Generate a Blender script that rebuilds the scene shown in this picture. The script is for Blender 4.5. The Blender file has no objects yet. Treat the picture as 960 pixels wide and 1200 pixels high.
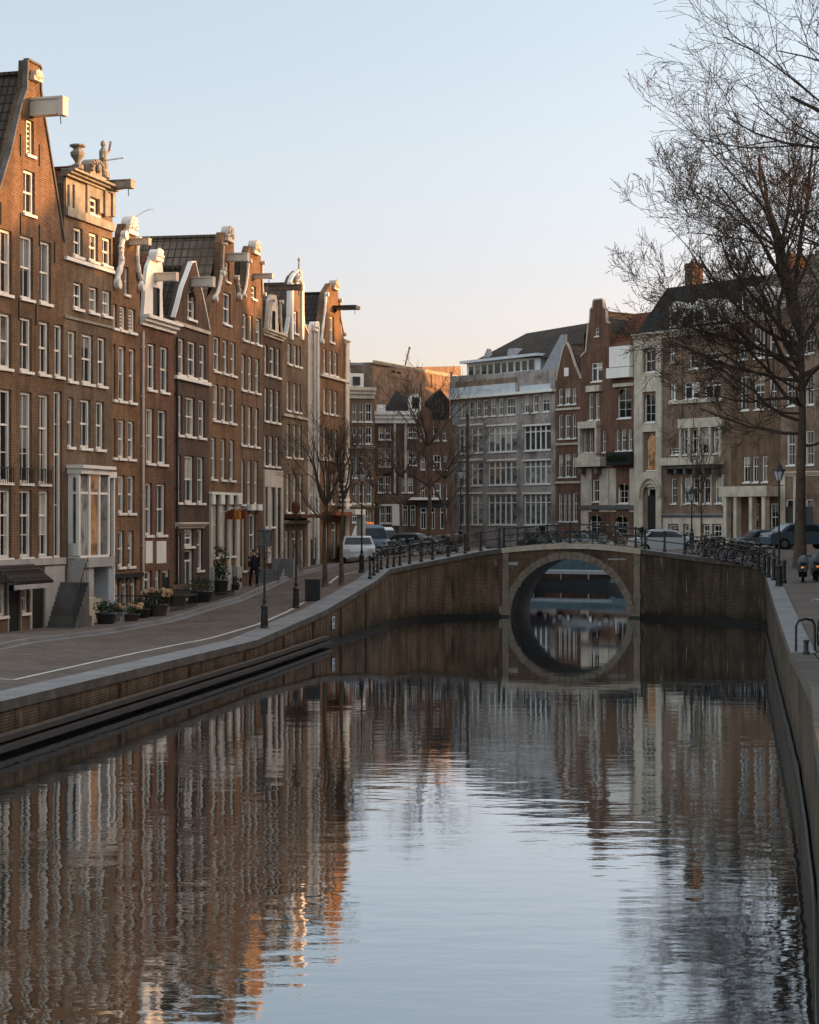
import bpy, bmesh, math, random
from mathutils import Vector, Matrix
from mathutils.geometry import tessellate_polygon
R = math.radians
random.seed(7)
SC = bpy.context.scene
COL = SC.collection
# ------------------------------------------------------------------ camera, sky, sun, exposure
F, CH, HY = 2200.0, 5.2, 608.0          # focal length in photo pixels, eye height over the water, horizon row
cam = bpy.data.objects.new('camera', bpy.data.cameras.new('camera')); COL.objects.link(cam)
cam.location = (0, 0, CH); cam.rotation_euler = (R(90), 0, 0)
cam.data.sensor_fit = 'VERTICAL'; cam.data.sensor_height = 36.0
cam.data.lens = F/1200*36.0; cam.data.shift_y = (HY-600)/1200.0
cam.data.clip_end = 6000; SC.camera = cam
SUN_EL, SUN_DIR = 8.5, (0.985, 0.17)      # low sun from the right, a little ahead
w = bpy.data.worlds.new('World'); SC.world = w; w.use_nodes = True
nt = w.node_tree; bg = nt.nodes['Background']
sky = nt.nodes.new('ShaderNodeTexSky'); sky.sky_type = 'NISHITA'; sky.sun_disc = False
sky.sun_elevation = R(SUN_EL); sky.sun_rotation = math.atan2(SUN_DIR[0], SUN_DIR[1])
sky.altitude = 0; sky.air_density = 1.0; sky.dust_density = 1.6; sky.ozone_density = 1.2
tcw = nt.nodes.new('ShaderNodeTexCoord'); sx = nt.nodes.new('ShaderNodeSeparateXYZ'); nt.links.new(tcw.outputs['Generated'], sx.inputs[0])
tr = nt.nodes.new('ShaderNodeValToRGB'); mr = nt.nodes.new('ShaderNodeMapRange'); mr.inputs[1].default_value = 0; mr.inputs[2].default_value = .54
nt.links.new(sx.outputs[2], mr.inputs[0]); nt.links.new(mr.outputs[0], tr.inputs[0])      # evening air: rose near the horizon; unseen high sky brightened to add ambient light
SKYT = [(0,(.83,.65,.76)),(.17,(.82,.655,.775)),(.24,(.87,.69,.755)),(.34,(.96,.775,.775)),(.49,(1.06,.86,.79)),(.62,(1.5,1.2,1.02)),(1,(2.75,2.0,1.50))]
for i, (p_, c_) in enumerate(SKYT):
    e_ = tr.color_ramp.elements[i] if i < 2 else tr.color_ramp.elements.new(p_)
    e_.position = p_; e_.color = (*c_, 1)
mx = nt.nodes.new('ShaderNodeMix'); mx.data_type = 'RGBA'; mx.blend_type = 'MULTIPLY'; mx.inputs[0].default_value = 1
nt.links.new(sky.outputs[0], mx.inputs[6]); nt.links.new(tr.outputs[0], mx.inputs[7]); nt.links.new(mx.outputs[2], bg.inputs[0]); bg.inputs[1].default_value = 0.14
sun = bpy.data.objects.new('sun', bpy.data.lights.new('sun', 'SUN')); COL.objects.link(sun)
sun.data.energy = 2.8; sun.data.angle = R(1.2); sun.data.color = (1.0, 0.50, 0.19)
sd = Vector((SUN_DIR[0]*math.cos(R(SUN_EL)), SUN_DIR[1]*math.cos(R(SUN_EL)), math.sin(R(SUN_EL))))
sun.rotation_euler = sd.to_track_quat('Z', 'Y').to_euler()
SC.view_settings.view_transform = 'Standard'; SC.view_settings.look = 'None'
SC.view_settings.gamma = 1.0; SC.view_settings.exposure = 1.70

# ------------------------------------------------------------------ materials
def _new(name):
    m = bpy.data.materials.new(name); m.use_nodes = True
    return m, m.node_tree, m.node_tree.nodes['Principled BSDF']
def mixc(nt, fac, a, b, typ='MIX'):
    n = nt.nodes.new('ShaderNodeMix'); n.data_type = 'RGBA'; n.blend_type = typ
    for s, v in ((0, fac), (6, a), (7, b)):
        if hasattr(v, 'links') or hasattr(v, 'is_linked'): nt.links.new(v, n.inputs[s])
        else: n.inputs[s].default_value = v if s == 0 else (*v[:3], 1)
    return n.outputs[2]
def noise(nt, vec, scale, detail=4, rough=.6):
    n = nt.nodes.new('ShaderNodeTexNoise'); n.inputs['Scale'].default_value = scale
    n.inputs['Detail'].default_value = detail; n.inputs['Roughness'].default_value = rough
    if vec is not None: nt.links.new(vec, n.inputs['Vector'])
    return n.outputs['Fac']
def ramp(nt, fac, p0, p1):
    n = nt.nodes.new('ShaderNodeMapRange'); n.inputs[1].default_value = p0; n.inputs[2].default_value = p1
    nt.links.new(fac, n.inputs[0]); return n.outputs[0]
def mapping(nt, src, scale=(1,1,1)):
    n = nt.nodes.new('ShaderNodeMapping'); n.inputs['Scale'].default_value = scale
    nt.links.new(src, n.inputs[0]); return n.outputs[0]
def mat(name, col, rough=.7, metal=0, var=.25, scale=1.5, bump=0, emit=0, streak=0):
    m, nt, p = _new(name)
    tc = nt.nodes.new('ShaderNodeTexCoord')
    c2 = tuple(c*(1-var) for c in col)
    f = noise(nt, tc.outputs['Object'], scale, 5)
    out = mixc(nt, ramp(nt, f, .35, .65), c2, col)
    if streak:
        s = noise(nt, mapping(nt, tc.outputs['Object'], (3, 3, .25)), 1.2, 5)
        out = mixc(nt, ramp(nt, s, .5, .75), out, tuple(c*(1-streak) for c in col))
    nt.links.new(out, p.inputs['Base Color'])
    p.inputs['Roughness'].default_value = rough; p.inputs['Metallic'].default_value = metal
    if rough >= .7: p.inputs['Specular IOR Level'].default_value = .15
    if bump:
        b = nt.nodes.new('ShaderNodeBump'); b.inputs['Strength'].default_value = bump; b.inputs['Distance'].default_value = .02
        nt.links.new(noise(nt, tc.outputs['Object'], scale*12, 3), b.inputs['Height']); nt.links.new(b.outputs[0], p.inputs['Normal'])
    if emit:
        p.inputs['Emission Color'].default_value = (*col, 1); p.inputs['Emission Strength'].default_value = emit
    return m
def brick(name, c1, c2, mortar=(.27,.215,.155), bw=.22, bh=.07, ms=.010, stain=.6, bump=.5, patch=(.085,.058,.038)):
    m, nt, p = _new(name)
    if 'brick' in name and 'quay' not in name: c1 = tuple(c*k for c, k in zip(c1, (1.10,1.03,.86))); c2 = tuple(c*k for c, k in zip(c2, (1.10,1.03,.86)))
    uv = nt.nodes.new('ShaderNodeUVMap'); uv.uv_map = 'UVMap'
    b = nt.nodes.new('ShaderNodeTexBrick')
    nt.links.new(uv.outputs[0], b.inputs['Vector'])
    b.inputs['Scale'].default_value = 1; b.inputs['Brick Width'].default_value = bw; b.inputs['Row Height'].default_value = bh
    b.inputs['Mortar Size'].default_value = ms; b.inputs['Mortar Smooth'].default_value = .1; b.inputs['Bias'].default_value = -.1
    b.inputs['Color1'].default_value = (*c1, 1); b.inputs['Color2'].default_value = (*c2, 1); b.inputs['Mortar'].default_value = (*mortar, 1)
    n1 = noise(nt, uv.outputs[0], .45, 6, .65)
    col = mixc(nt, ramp(nt, n1, .44, .72), b.outputs['Color'], patch)
    st = noise(nt, mapping(nt, uv.outputs[0], (2.2, .22, 1)), 1.3, 5, .6)
    fac = nt.nodes.new('ShaderNodeMath'); fac.operation = 'MULTIPLY'; fac.inputs[1].default_value = stain
    nt.links.new(ramp(nt, st, .45, .72), fac.inputs[0])
    col = mixc(nt, fac.outputs[0], col, tuple(c*.35 for c in c1))
    if 'quay' in name:
        e1 = noise(nt, mapping(nt, uv.outputs[0], (1.0, .35, 1)), 1.6, 7, .7)
        col = mixc(nt, ramp(nt, e1, .60, .70), col, (.30,.22,.145))
        e2 = noise(nt, mapping(nt, uv.outputs[0], (2.2, .16, 1)), 1.0, 6, .7)
        col = mixc(nt, ramp(nt, e2, .57, .70), col, (.040,.030,.020))
        gp_ = nt.nodes.new('ShaderNodeNewGeometry'); sz = nt.nodes.new('ShaderNodeSeparateXYZ'); nt.links.new(gp_.outputs['Position'], sz.inputs[0])
        ad = nt.nodes.new('ShaderNodeMath'); ad.operation = 'MULTIPLY_ADD'; ad.inputs[1].default_value = 1.3; nt.links.new(noise(nt, uv.outputs[0], 1.2, 5), ad.inputs[0]); nt.links.new(sz.outputs[2], ad.inputs[2])
        tide = nt.nodes.new('ShaderNodeMapRange'); tide.inputs[1].default_value = .75; tide.inputs[2].default_value = 1.5; tide.inputs[3].default_value = .85; tide.inputs[4].default_value = 0; nt.links.new(ad.outputs[0], tide.inputs[0])
        col = mixc(nt, tide.outputs[0], col, (.028,.024,.016))     # tide-mark damp and algae above the water
        e3 = noise(nt, mapping(nt, uv.outputs[0], (4.5, .16, 1)), 1.7, 4, .6)
        col = mixc(nt, ramp(nt, e3, .66, .72), col, (.34,.30,.25))
    n3 = noise(nt, uv.outputs[0], 6, 4)
    col = mixc(nt, ramp(nt, n3, .25, .8), col, mixc(nt, 1.0, col, (.72,.70,.68), 'MULTIPLY'))
    nt.links.new(col, p.inputs['Base Color']); p.inputs['Roughness'].default_value = .92; p.inputs['Specular IOR Level'].default_value = .08
    bm_ = nt.nodes.new('ShaderNodeBump'); bm_.inputs['Strength'].default_value = bump; bm_.inputs['Distance'].default_value = .01
    inv = nt.nodes.new('ShaderNodeMath'); inv.operation = 'SUBTRACT'; inv.inputs[0].default_value = 1
    nt.links.new(b.outputs['Fac'], inv.inputs[1]); nt.links.new(inv.outputs[0], bm_.inputs['Height'])
    nt.links.new(bm_.outputs[0], p.inputs['Normal'])
    return m
def tiles(name, c1, c2, tw=.24, th=.34):
    m = brick(name, c1, c2, mortar=tuple(c*.25 for c in c1), bw=tw, bh=th, ms=.03, stain=.3, bump=.9, patch=tuple(c*.5 for c in c1))
    for n in m.node_tree.nodes:
        if n.type == 'TEX_BRICK': n.offset = 0
    return m
def glassmat(name, kinds, emit=0):
    # a pane with a dark room or a pale curtain behind it, under a glossy coat
    m, nt, p = _new(name)
    oi = nt.nodes.new('ShaderNodeObjectInfo'); tc = nt.nodes.new('ShaderNodeTexCoord')
    rm = nt.nodes.new('ShaderNodeValToRGB'); rm.color_ramp.interpolation = 'CONSTANT'
    el = rm.color_ramp.elements
    for i, (pos, c) in enumerate(kinds):
        e = el[i] if i < 2 else el.new(pos)
        e.position = pos; e.color = (*c, 1)
    nt.links.new(oi.outputs['Random'], rm.inputs[0])
    wv = nt.nodes.new('ShaderNodeTexWave'); wv.inputs['Scale'].default_value = 2.2; wv.inputs['Distortion'].default_value = 2.5
    nt.links.new(tc.outputs['Object'], wv.inputs[0])
    n = noise(nt, tc.outputs['Object'], 1.7, 3)
    c = mixc(nt, ramp(nt, n, .42, .60), rm.outputs[0], mixc(nt, 1.0, rm.outputs[0], (.35,.34,.33), 'MULTIPLY'))
    c = mixc(nt, wv.outputs['Fac'], c, mixc(nt, 1.0, c, (.62,.61,.60), 'MULTIPLY'))
    nt.links.new(c, p.inputs['Base Color'])
    p.inputs['Roughness'].default_value = .35
    p.inputs['Coat Weight'].default_value = .42; p.inputs['Specular IOR Level'].default_value = .15; p.inputs['Coat Roughness'].default_value = .03; p.inputs['Coat IOR'].default_value = 1.45
    b = nt.nodes.new('ShaderNodeBump'); b.inputs['Strength'].default_value = .12; b.inputs['Distance'].default_value = .02
    nt.links.new(noise(nt, tc.outputs['Object'], 1.1, 2), b.inputs['Height']); nt.links.new(b.outputs[0], p.inputs['Coat Normal'])
    if emit:
        nt.links.new(c, p.inputs['Emission Color']); p.inputs['Emission Strength'].default_value = emit
    return m
M = {}
M['brick_brown'] = brick('brown_brick', (.185,.106,.070), (.120,.066,.045))
M['brick_warm'] = brick('warm_brick', (.245,.128,.068), (.17,.084,.046))
M['brick_red'] = brick('red_brick', (.175,.072,.056), (.115,.046,.036))
M['brick_dark'] = brick('dark_brick', (.105,.062,.050), (.070,.042,.036), mortar=(.17,.15,.13))
M['brick_grey'] = brick('grey_brick', (.185,.138,.112), (.130,.096,.080))
M['brick_pale'] = brick('pale_brick', (.29,.20,.165), (.22,.15,.125))
M['brick_quay'] = brick('quay_brick', (.185,.098,.052), (.085,.046,.028), mortar=(.27,.215,.15), stain=.9, ms=.013, bump=1.0, patch=(.05,.045,.03))
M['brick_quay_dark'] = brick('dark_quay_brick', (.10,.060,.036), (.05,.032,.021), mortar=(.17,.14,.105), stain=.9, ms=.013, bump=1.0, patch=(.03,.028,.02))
M['brick_office'] = brick('office_brick', (.50,.47,.53), (.43,.40,.45))
M['stone_old'] = mat('weathered_sandstone', (.36,.325,.27), .85, var=.45, scale=2.2, bump=.5, streak=.5)
M['plaster'] = mat('grey_plaster', (.42,.40,.37), .85, var=.3, scale=.8, bump=.2, streak=.35)
M['plaster_pale'] = mat('pale_plaster', (.50,.45,.38), .85, var=.25, scale=.8, bump=.2, streak=.3)
M['stone'] = mat('sandstone', (.58,.50,.39), .85, var=.35, scale=1.1, bump=.4, streak=.4)
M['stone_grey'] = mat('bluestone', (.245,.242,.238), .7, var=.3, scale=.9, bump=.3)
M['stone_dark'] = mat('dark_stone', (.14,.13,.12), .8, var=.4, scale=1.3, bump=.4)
M['white'] = mat('white_paint', (.78,.735,.66), .55, var=.14, scale=1.5)
M['cream'] = mat('cream_paint', (.60,.52,.42), .6, var=.2, scale=1.2, streak=.2)
M['grey_paint'] = mat('grey_paint', (.36,.39,.42), .6, var=.15)
M['black'] = mat('black_paint', (.012,.013,.013), .45, var=.3)
M['green_black'] = mat('green_black_paint', (.020,.028,.024), .45, var=.3)
M['door'] = mat('dark_green_door', (.018,.022,.018), .4, var=.3)
M['timber'] = mat('wet_timber', (.045,.034,.026), .6, var=.5, scale=2, bump=.5)
M['timber_dry'] = mat('old_timber', (.16,.12,.085), .8, var=.4, scale=2, bump=.5)
M['pale_panel'] = mat('pale_cladding', (.55,.58,.60), .5, var=.2)
M['lead'] = mat('lead_sheet', (.26,.28,.30), .5, var=.2)
M['slate'] = tiles('slate_tiles', (.045,.047,.048), (.06,.058,.055), .25, .2)
M['tile_dark'] = tiles('dark_pantiles', (.10,.082,.068), (.075,.062,.054))
M['tile_brown'] = tiles('brown_pantiles', (.22,.165,.125), (.16,.125,.10), .32, .42)
M['tile_red'] = tiles('red_pantiles', (.24,.09,.05), (.17,.07,.045))
M['glass'] = glassmat('window_glass', [(0,(.006,.006,.006)),(.55,(.010,.010,.010)),(.82,(.030,.028,.025)),(.93,(.20,.18,.16))])
M['glass_pale'] = glassmat('pale_window_glass', [(0,(.08,.08,.08)),(.3,(.22,.215,.21)),(.55,(.40,.39,.37)),(.85,(.10,.10,.10))])  # pale curtains and reflected sky painted into the pane colour
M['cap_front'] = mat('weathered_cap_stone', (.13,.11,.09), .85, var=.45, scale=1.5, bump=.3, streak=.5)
M['glass_amber'] = glassmat('amber_window_glass', [(0,(.40,.22,.11)),(.5,(.34,.23,.14))], .10)
M['rust'] = mat('rusty_iron', (.11,.045,.025), .8, var=.5, scale=4)
M['orange'] = mat('orange_canvas', (.62,.24,.045), .8, var=.2, scale=3)
M['red_cloth'] = mat('rust_red_cloth', (.24,.075,.035), .8, var=.3, scale=3)
M['bark'] = mat('bark', (.12,.088,.062), .9, var=.5, scale=3, bump=.6)
M['twig'] = mat('twig_bark', (.085,.062,.046), .9, var=.4, scale=2)
M['leafg'] = mat('dark_leaves', (.030,.045,.020), .7, var=.5, scale=6)
M['dry'] = mat('dried_flowers', (.52,.33,.19), .9, var=.45, scale=9)
M['rubber'] = mat('tyre_rubber', (.015,.015,.015), .8)
M['chrome'] = mat('bright_metal', (.45,.45,.46), .3, 1)
M['skin'] = mat('skin', (.45,.27,.19), .6)
M['cloth_dark'] = mat('dark_cloth', (.02,.022,.028), .85)
M['marking'] = mat('road_paint', (.62,.60,.56), .7, var=.35, scale=6)
M['lampglass'] = mat('frosted_lamp_glass', (.50,.53,.55), .3, var=.1)
M['smoke_glass'] = mat('smoked_lamp_glass', (.10,.105,.10), .25, var=.4, scale=5)
M['tail'] = mat('orange_tail_lamp', (.8,.22,.04), .4, emit=.2)
M['grey_cover'] = mat('grey_cover', (.13,.16,.18), .6, var=.3, scale=4)
M['blue_paint'] = mat('blue_paint', (.06,.16,.34), .5)
M['bridge_stone'] = mat('arch_stone', (.27,.22,.165), .85, var=.4, scale=2.5, bump=.5, streak=.3)
M['algae'] = mat('black_algae', (.012,.013,.009), .5, var=.5, scale=3, bump=.4)
M['teal'] = mat('teal_canvas', (.045,.085,.10), .6, var=.3, scale=2)
M['boat_roof'] = mat('pale_boat_roof', (.24,.26,.27), .45, var=.25, scale=1.5)
def blindmat(name, c):
    m = mat(name, c, .5, var=.25, scale=3); p = m.node_tree.nodes['Principled BSDF']; p.inputs['Coat Weight'].default_value = .6; p.inputs['Coat Roughness'].default_value = .04; return m
M['blind_pale'] = blindmat('pale_curtain', (.42,.38,.32)); M['blind_warm'] = blindmat('warm_curtain', (.26,.18,.11)); M['blind_grey'] = blindmat('grey_blind', (.17,.17,.17))
# paving
def paving(name, c1, c2, bw, bh, mortar):
    m = brick(name, c1, c2, mortar=mortar, bw=bw, bh=bh, ms=.008, stain=.0, bump=.35, patch=tuple(c*.55 for c in c1))
    return m
M['road'] = paving('clinker_paving', (.195,.158,.132), (.135,.110,.092), .34, .17, (.075,.066,.056))
M['pave'] = paving('pavement_setts', (.205,.172,.148), (.155,.128,.110), .30, .15, (.09,.08,.07))
M['ground'] = mat('ground_soil', (.08,.075,.065), .95, var=.3, scale=.2)
# water
def watermat():
    m, nt, p = _new('canal_water')
    geo = nt.nodes.new('ShaderNodeNewGeometry')
    pos = geo.outputs['Position']
    nt.nodes.remove(p); mo = nt.nodes['Material Output']
    v1 = mapping(nt, pos, (.8, 1.7, 1)); n1 = noise(nt, v1, .85, 2, .5)
    v2 = mapping(nt, pos, (1.0, 1.9, 1)); n2 = noise(nt, v2, 3.6, 3, .55)
    sy = nt.nodes.new('ShaderNodeSeparateXYZ'); nt.links.new(pos, sy.inputs[0])
    calm = nt.nodes.new('ShaderNodeMapRange'); calm.inputs[1].default_value = 24; calm.inputs[2].default_value = 68; calm.inputs[3].default_value = 1.15; calm.inputs[4].default_value = .22; calm.interpolation_type = 'SMOOTHSTEP'
    nt.links.new(sy.outputs[1], calm.inputs[0])
    zone = noise(nt, mapping(nt, pos, (.5, 1.0, 1)), .16, 3, .5)
    def mul(a, b):
        k = nt.nodes.new('ShaderNodeMath'); k.operation = 'MULTIPLY'; nt.links.new(a, k.inputs[0])
        if isinstance(b, float): k.inputs[1].default_value = b
        else: nt.links.new(b, k.inputs[1])
        return k.outputs[0]
    def add(a, b):
        k = nt.nodes.new('ShaderNodeMath'); k.operation = 'ADD'; nt.links.new(a, k.inputs[0]); nt.links.new(b, k.inputs[1]); return k.outputs[0]
    zr = nt.nodes.new('ShaderNodeMapRange'); zr.inputs[1].default_value = .38; zr.inputs[2].default_value = .62
    zr.inputs[3].default_value = .35; zr.inputs[4].default_value = 1.0; nt.links.new(zone, zr.inputs[0])
    h = mul(add(mul(n1, .023), mul(mul(n2, .0052), zr.outputs[0])), calm.outputs[0])
    b = nt.nodes.new('ShaderNodeBump'); b.inputs['Strength'].default_value = 1; b.inputs['Distance'].default_value = WAVE
    nt.links.new(h, b.inputs['Height'])
    dif = nt.nodes.new('ShaderNodeBsdfDiffuse'); dif.inputs[0].default_value = (.012,.014,.011,1)
    glo = nt.nodes.new('ShaderNodeBsdfGlossy'); glo.inputs['Color'].default_value = (.93,.96,1,1); glo.inputs['Roughness'].default_value = .02
    fr = nt.nodes.new('ShaderNodeFresnel'); fr.inputs[0].default_value = 2.0
    fm = nt.nodes.new('ShaderNodeMath'); fm.operation = 'MULTIPLY_ADD'; fm.inputs[1].default_value = 1.25; fm.inputs[2].default_value = .14; fm.use_clamp = True
    ms = nt.nodes.new('ShaderNodeMixShader'); nt.links.new(fr.outputs[0], fm.inputs[0]); nt.links.new(fm.outputs[0], ms.inputs[0])
    for q in (dif, glo, fr): nt.links.new(b.outputs[0], q.inputs['Normal'])
    nt.links.new(dif.outputs[0], ms.inputs[1]); nt.links.new(glo.outputs[0], ms.inputs[2]); nt.links.new(ms.outputs[0], mo.inputs[0])
    return m
WAVE = .30
M['water'] = watermat()

# ------------------------------------------------------------------ mesh helpers
class MB:
    def __init__(s): s.v = []; s.f = []; s.m = []
    def quad(s, a, b, c, d, mi=0):
        n = len(s.v); s.v += [tuple(a), tuple(b), tuple(c), tuple(d)]; s.f.append((n, n+1, n+2, n+3)); s.m.append(mi)
    def tri(s, a, b, c, mi=0):
        n = len(s.v); s.v += [tuple(a), tuple(b), tuple(c)]; s.f.append((n, n+1, n+2)); s.m.append(mi)
    def box(s, x0, x1, y0, y1, z0, z1, mi=0):
        n = len(s.v)
        s.v += [(x0,y0,z0),(x1,y0,z0),(x1,y1,z0),(x0,y1,z0),(x0,y0,z1),(x1,y0,z1),(x1,y1,z1),(x0,y1,z1)]
        for f in ((0,3,2,1),(4,5,6,7),(0,1,5,4),(1,2,6,5),(2,3,7,6),(3,0,4,7)):
            s.f.append(tuple(n+i for i in f)); s.m.append(mi)
    def prism(s, pts, y0, y1, mi=0, front=True, holes=()):
        # pts: (x, z) outline, extruded in y from y0 (front) to y1
        pts = list(pts); n = len(pts)
        if front: s.face(pts, y0, holes, mi)
        s.face(pts, y1, (), mi)
        for i in range(n):
            a = pts[i]; b = pts[(i+1) % n]
            s.quad((a[0],y0,a[1]), (b[0],y0,b[1]), (b[0],y1,b[1]), (a[0],y1,a[1]), mi)
    def face(s, pts, y, holes=(), mi=0):
        loops = [[Vector((p[0], p[1], 0)) for p in pts]] + [[Vector((p[0], p[1], 0)) for p in h] for h in holes]
        flat = [p for l in loops for p in l]; n = len(s.v)
        s.v += [(p.x, y, p.y) for p in flat]
        for t in tessellate_polygon(loops):
            s.f.append(tuple(n+i for i in t)); s.m.append(mi)
    def tube(s, path, rad, n=6, mi=0, cap=True):
        path = [Vector(p) for p in path]
        if not isinstance(rad, (list, tuple)): rad = [rad]*len(path)
        base = len(s.v); up = Vector((.13,.21,.97))
        for i, p in enumerate(path):
            d = (path[min(i+1, len(path)-1)] - path[max(i-1, 0)])
            if d.length < 1e-9: d = Vector((0,0,1))
            d.normalize(); a = d.cross(up)
            if a.length < .05: a = d.cross(Vector((1,0,0)))
            a.normalize(); b = d.cross(a)
            for k in range(n):
                t = 2*math.pi*k/n; s.v.append(tuple(p + (a*math.cos(t)+b*math.sin(t))*rad[i]))
        for i in range(len(path)-1):
            for k in range(n):
                q = base+i*n; s.f.append((q+k, q+(k+1)%n, q+n+(k+1)%n, q+n+k)); s.m.append(mi)
        if cap and n > 3:
            s.f.append(tuple(base+k for k in range(n))); s.m.append(mi)
            q = base+(len(path)-1)*n; s.f.append(tuple(q+k for k in range(n))); s.m.append(mi)
    def lathe(s, prof, c=(0,0,0), n=12, mi=0):
        base = len(s.v)
        for r, z in prof:
            for k in range(n):
                t = 2*math.pi*k/n; s.v.append((c[0]+r*math.cos(t), c[1]+r*math.sin(t), c[2]+z))
        for i in range(len(prof)-1):
            for k in range(n):
                q = base+i*n; s.f.append((q+k, q+(k+1)%n, q+n+(k+1)%n, q+n+k)); s.m.append(mi)
        s.f.append(tuple(base+k for k in range(n))); s.m.append(mi)
        q = base+(len(prof)-1)*n; s.f.append(tuple(q+k for k in range(n))); s.m.append(mi)
    def blob(s, c, r, mi=0, seed=None, sub=1, jit=.25):
        bm = bmesh.new(); bmesh.ops.create_icosphere(bm, subdivisions=sub, radius=1)
        n = len(s.v); rx, ry, rz = r if isinstance(r, (list, tuple)) else (r, r, r)
        for v in bm.verts:
            k = 1+random.uniform(-jit, jit); s.v.append((c[0]+v.co.x*rx*k, c[1]+v.co.y*ry*k, c[2]+v.co.z*rz*k))
        for f in bm.faces: s.f.append(tuple(n+v.index for v in f.verts)); s.m.append(mi)
        bm.free()
    def leafcloud(s, c, r, count, size, mi=0):
        rx, ry, rz = r
        for _ in range(count):
            d = Vector((random.gauss(0,1), random.gauss(0,1), random.gauss(0,1))).normalized()*random.random()**.4
            p = Vector(c)+Vector((d.x*rx, d.y*ry, d.z*rz)); a = Vector((random.uniform(-1,1), random.uniform(-1,1), random.uniform(-1,1))).normalized()
            b = a.orthogonal().normalized(); k = size*random.uniform(.6,1.4)
            s.quad(p-a*k, p-b*k*.5, p+a*k, p+b*k*.5, mi)
    def mesh(s, name, mats, smooth=False, uvs=True):
        me = bpy.data.meshes.new(name); me.from_pydata(s.v, [], s.f)
        for m in mats: me.materials.append(M[m] if isinstance(m, str) else m)
        me.polygons.foreach_set('material_index', s.m)
        if len(s.f) > 60000: me.update(); return me
        uvl = me.uv_layers.new(name='UVMap')
        vs = me.vertices; d = uvl.data
        for p in me.polygons:
            n = p.normal; ax, ay, az = abs(n.x), abs(n.y), abs(n.z)
            for li in p.loop_indices:
                co = vs[me.loops[li].vertex_index].co
                if az > .80: d[li].uv = (co.x, co.y)
                elif ay >= ax: d[li].uv = (co.x, co.z)
                else: d[li].uv = (co.y, co.z)
        if smooth:
            for p in me.polygons: p.use_smooth = True
        me.validate(); me.update(); return me
    def build(s, name, mats, parent=None, loc=(0,0,0), smooth=False):
        if isinstance(mats, str): mats = [mats]
        o = bpy.data.objects.new(name, s.mesh(name, mats, smooth)); COL.objects.link(o)
        if parent: o.parent = parent
        o.location = loc; return o
def link(name, me, parent, loc=(0,0,0), rz=0):
    o = bpy.data.objects.new(name, me); COL.objects.link(o); o.parent = parent; o.location = loc; o.rotation_euler.z = rz; return o
def thing(name, label, cat, loc=(0,0,0), rz=0, group=None):
    o = bpy.data.objects.new(name, None); COL.objects.link(o); o.empty_display_size = .3
    o.location = loc; o.rotation_euler.z = rz; return tag(o, label, cat, group)
def tag(o, label, cat, group=None):
    o['label'] = label; o['category'] = cat
    if group: o['group'] = group
    return o
def struct(o): o['kind'] = 'structure'; return o
def copy_tree(o, loc, rz=0, label=None, group=None, parent=None):
    c = o.copy(); COL.objects.link(c)
    if parent is None:
        c.location = loc; c.rotation_euler.z = rz
        if label: c['label'] = label
        if group: c['group'] = group
    else: c.parent = parent
    for ch in list(o.children): copy_tree(ch, None, parent=c)
    return c
def wx(px, Y): return (px-480)/F*Y
def zat(py, Y): return CH-(py-HY)*Y/F
def pxm(Y): return F/Y
def interp(tab, x):
    if x <= tab[0][0]: return tab[0][1]
    for (a, b), (c, d) in zip(tab, tab[1:]):
        if x <= c: return b+(d-b)*(x-a)/(c-a)
    return tab[-1][1]
OCC = 2.0  # extra height on unseen right-bank houses, set for their shadow on the left row
# ------------------------------------------------------------------ the lie of the land
# left quay edge: X, Y, height of the street there
QL = [(-15.5,5,1.15), (-9.1,41.75,1.12), (-5.29,64.6,1.0), (-3.5,76.8,1.43), (-1.6,88,2.28), (-1.04,91.5,2.70), (0.0,95.3,2.82), (1.78,97.8,3.10), (3.6,99.1,3.42), (4.9,99.6,3.60)]
QR = [(2.75,12,3.35), (4.25,19.4,3.05), (5.62,25.9,2.80), (6.72,31.6,2.5), (7.9,37.9,2.25), (8.8,43,2.10), (11.70,59.6,2.3), (15.4,80.6,2.6), (17.0,89.3,2.72), (17.35,91.2,2.80), (17.15,92.2,2.9), (16.5,93.1,3.02), (14.6,95.5,3.25), (12.1,98.3,3.57)]
QLx = [(p[1], p[0]) for p in QL]+[(104.6,4.9),(150,7.0)]
QLz = [(p[1], p[2]) for p in QL]+[(104.6,3.55),(112,3.1),(125,2.7)]
# facades of the left row: photo column of each party wall and the plan slope of each front
ROW = [(-8,.30),(75,.27),(132,.24),(164,.22),(204,.20),(245,.19),(281,.20),(308,.20),(331,.22),(361,.22),(375,.24),(408,None)]
HL = []; d = 63.5
for i, (px, s) in enumerate(ROW):
    HL.append((wx(px, d), d))
    if s is not None:
        u0, u1 = (px-480)/F, (ROW[i+1][0]-480)/F; d = d*(s-u0)/(s-u1)
HLx = [(-20, HL[0][0]-.3*84), (HL[0][1], HL[0][0])]+[(p[1], p[0]) for p in HL[1:]]+[(HL[-1][1]+.05, -45), (200,-60)]
HLz = [(60,1.2),(72,1.2),(81,1.5),(91,1.9),(99,2.45),(108,2.7),(125,2.7)]
def street_z(X, Y):
    q, h = interp(QLx, Y), max(interp(HLx, Y), -16)
    t = min(max((q-X)/(q-h), 0), 1)
    return interp(QLz, Y)*(1-t)+interp(HLz, Y)*t
QRz = [(12,3.35),(25.9,2.8),(31.6,2.5),(43,2.1),(60,2.3),(80,2.6),(91,2.78),(93,3.02),(95.5,3.25),(98.3,3.57),(104,3.5),(112,3.1),(125,2.7)]
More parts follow.
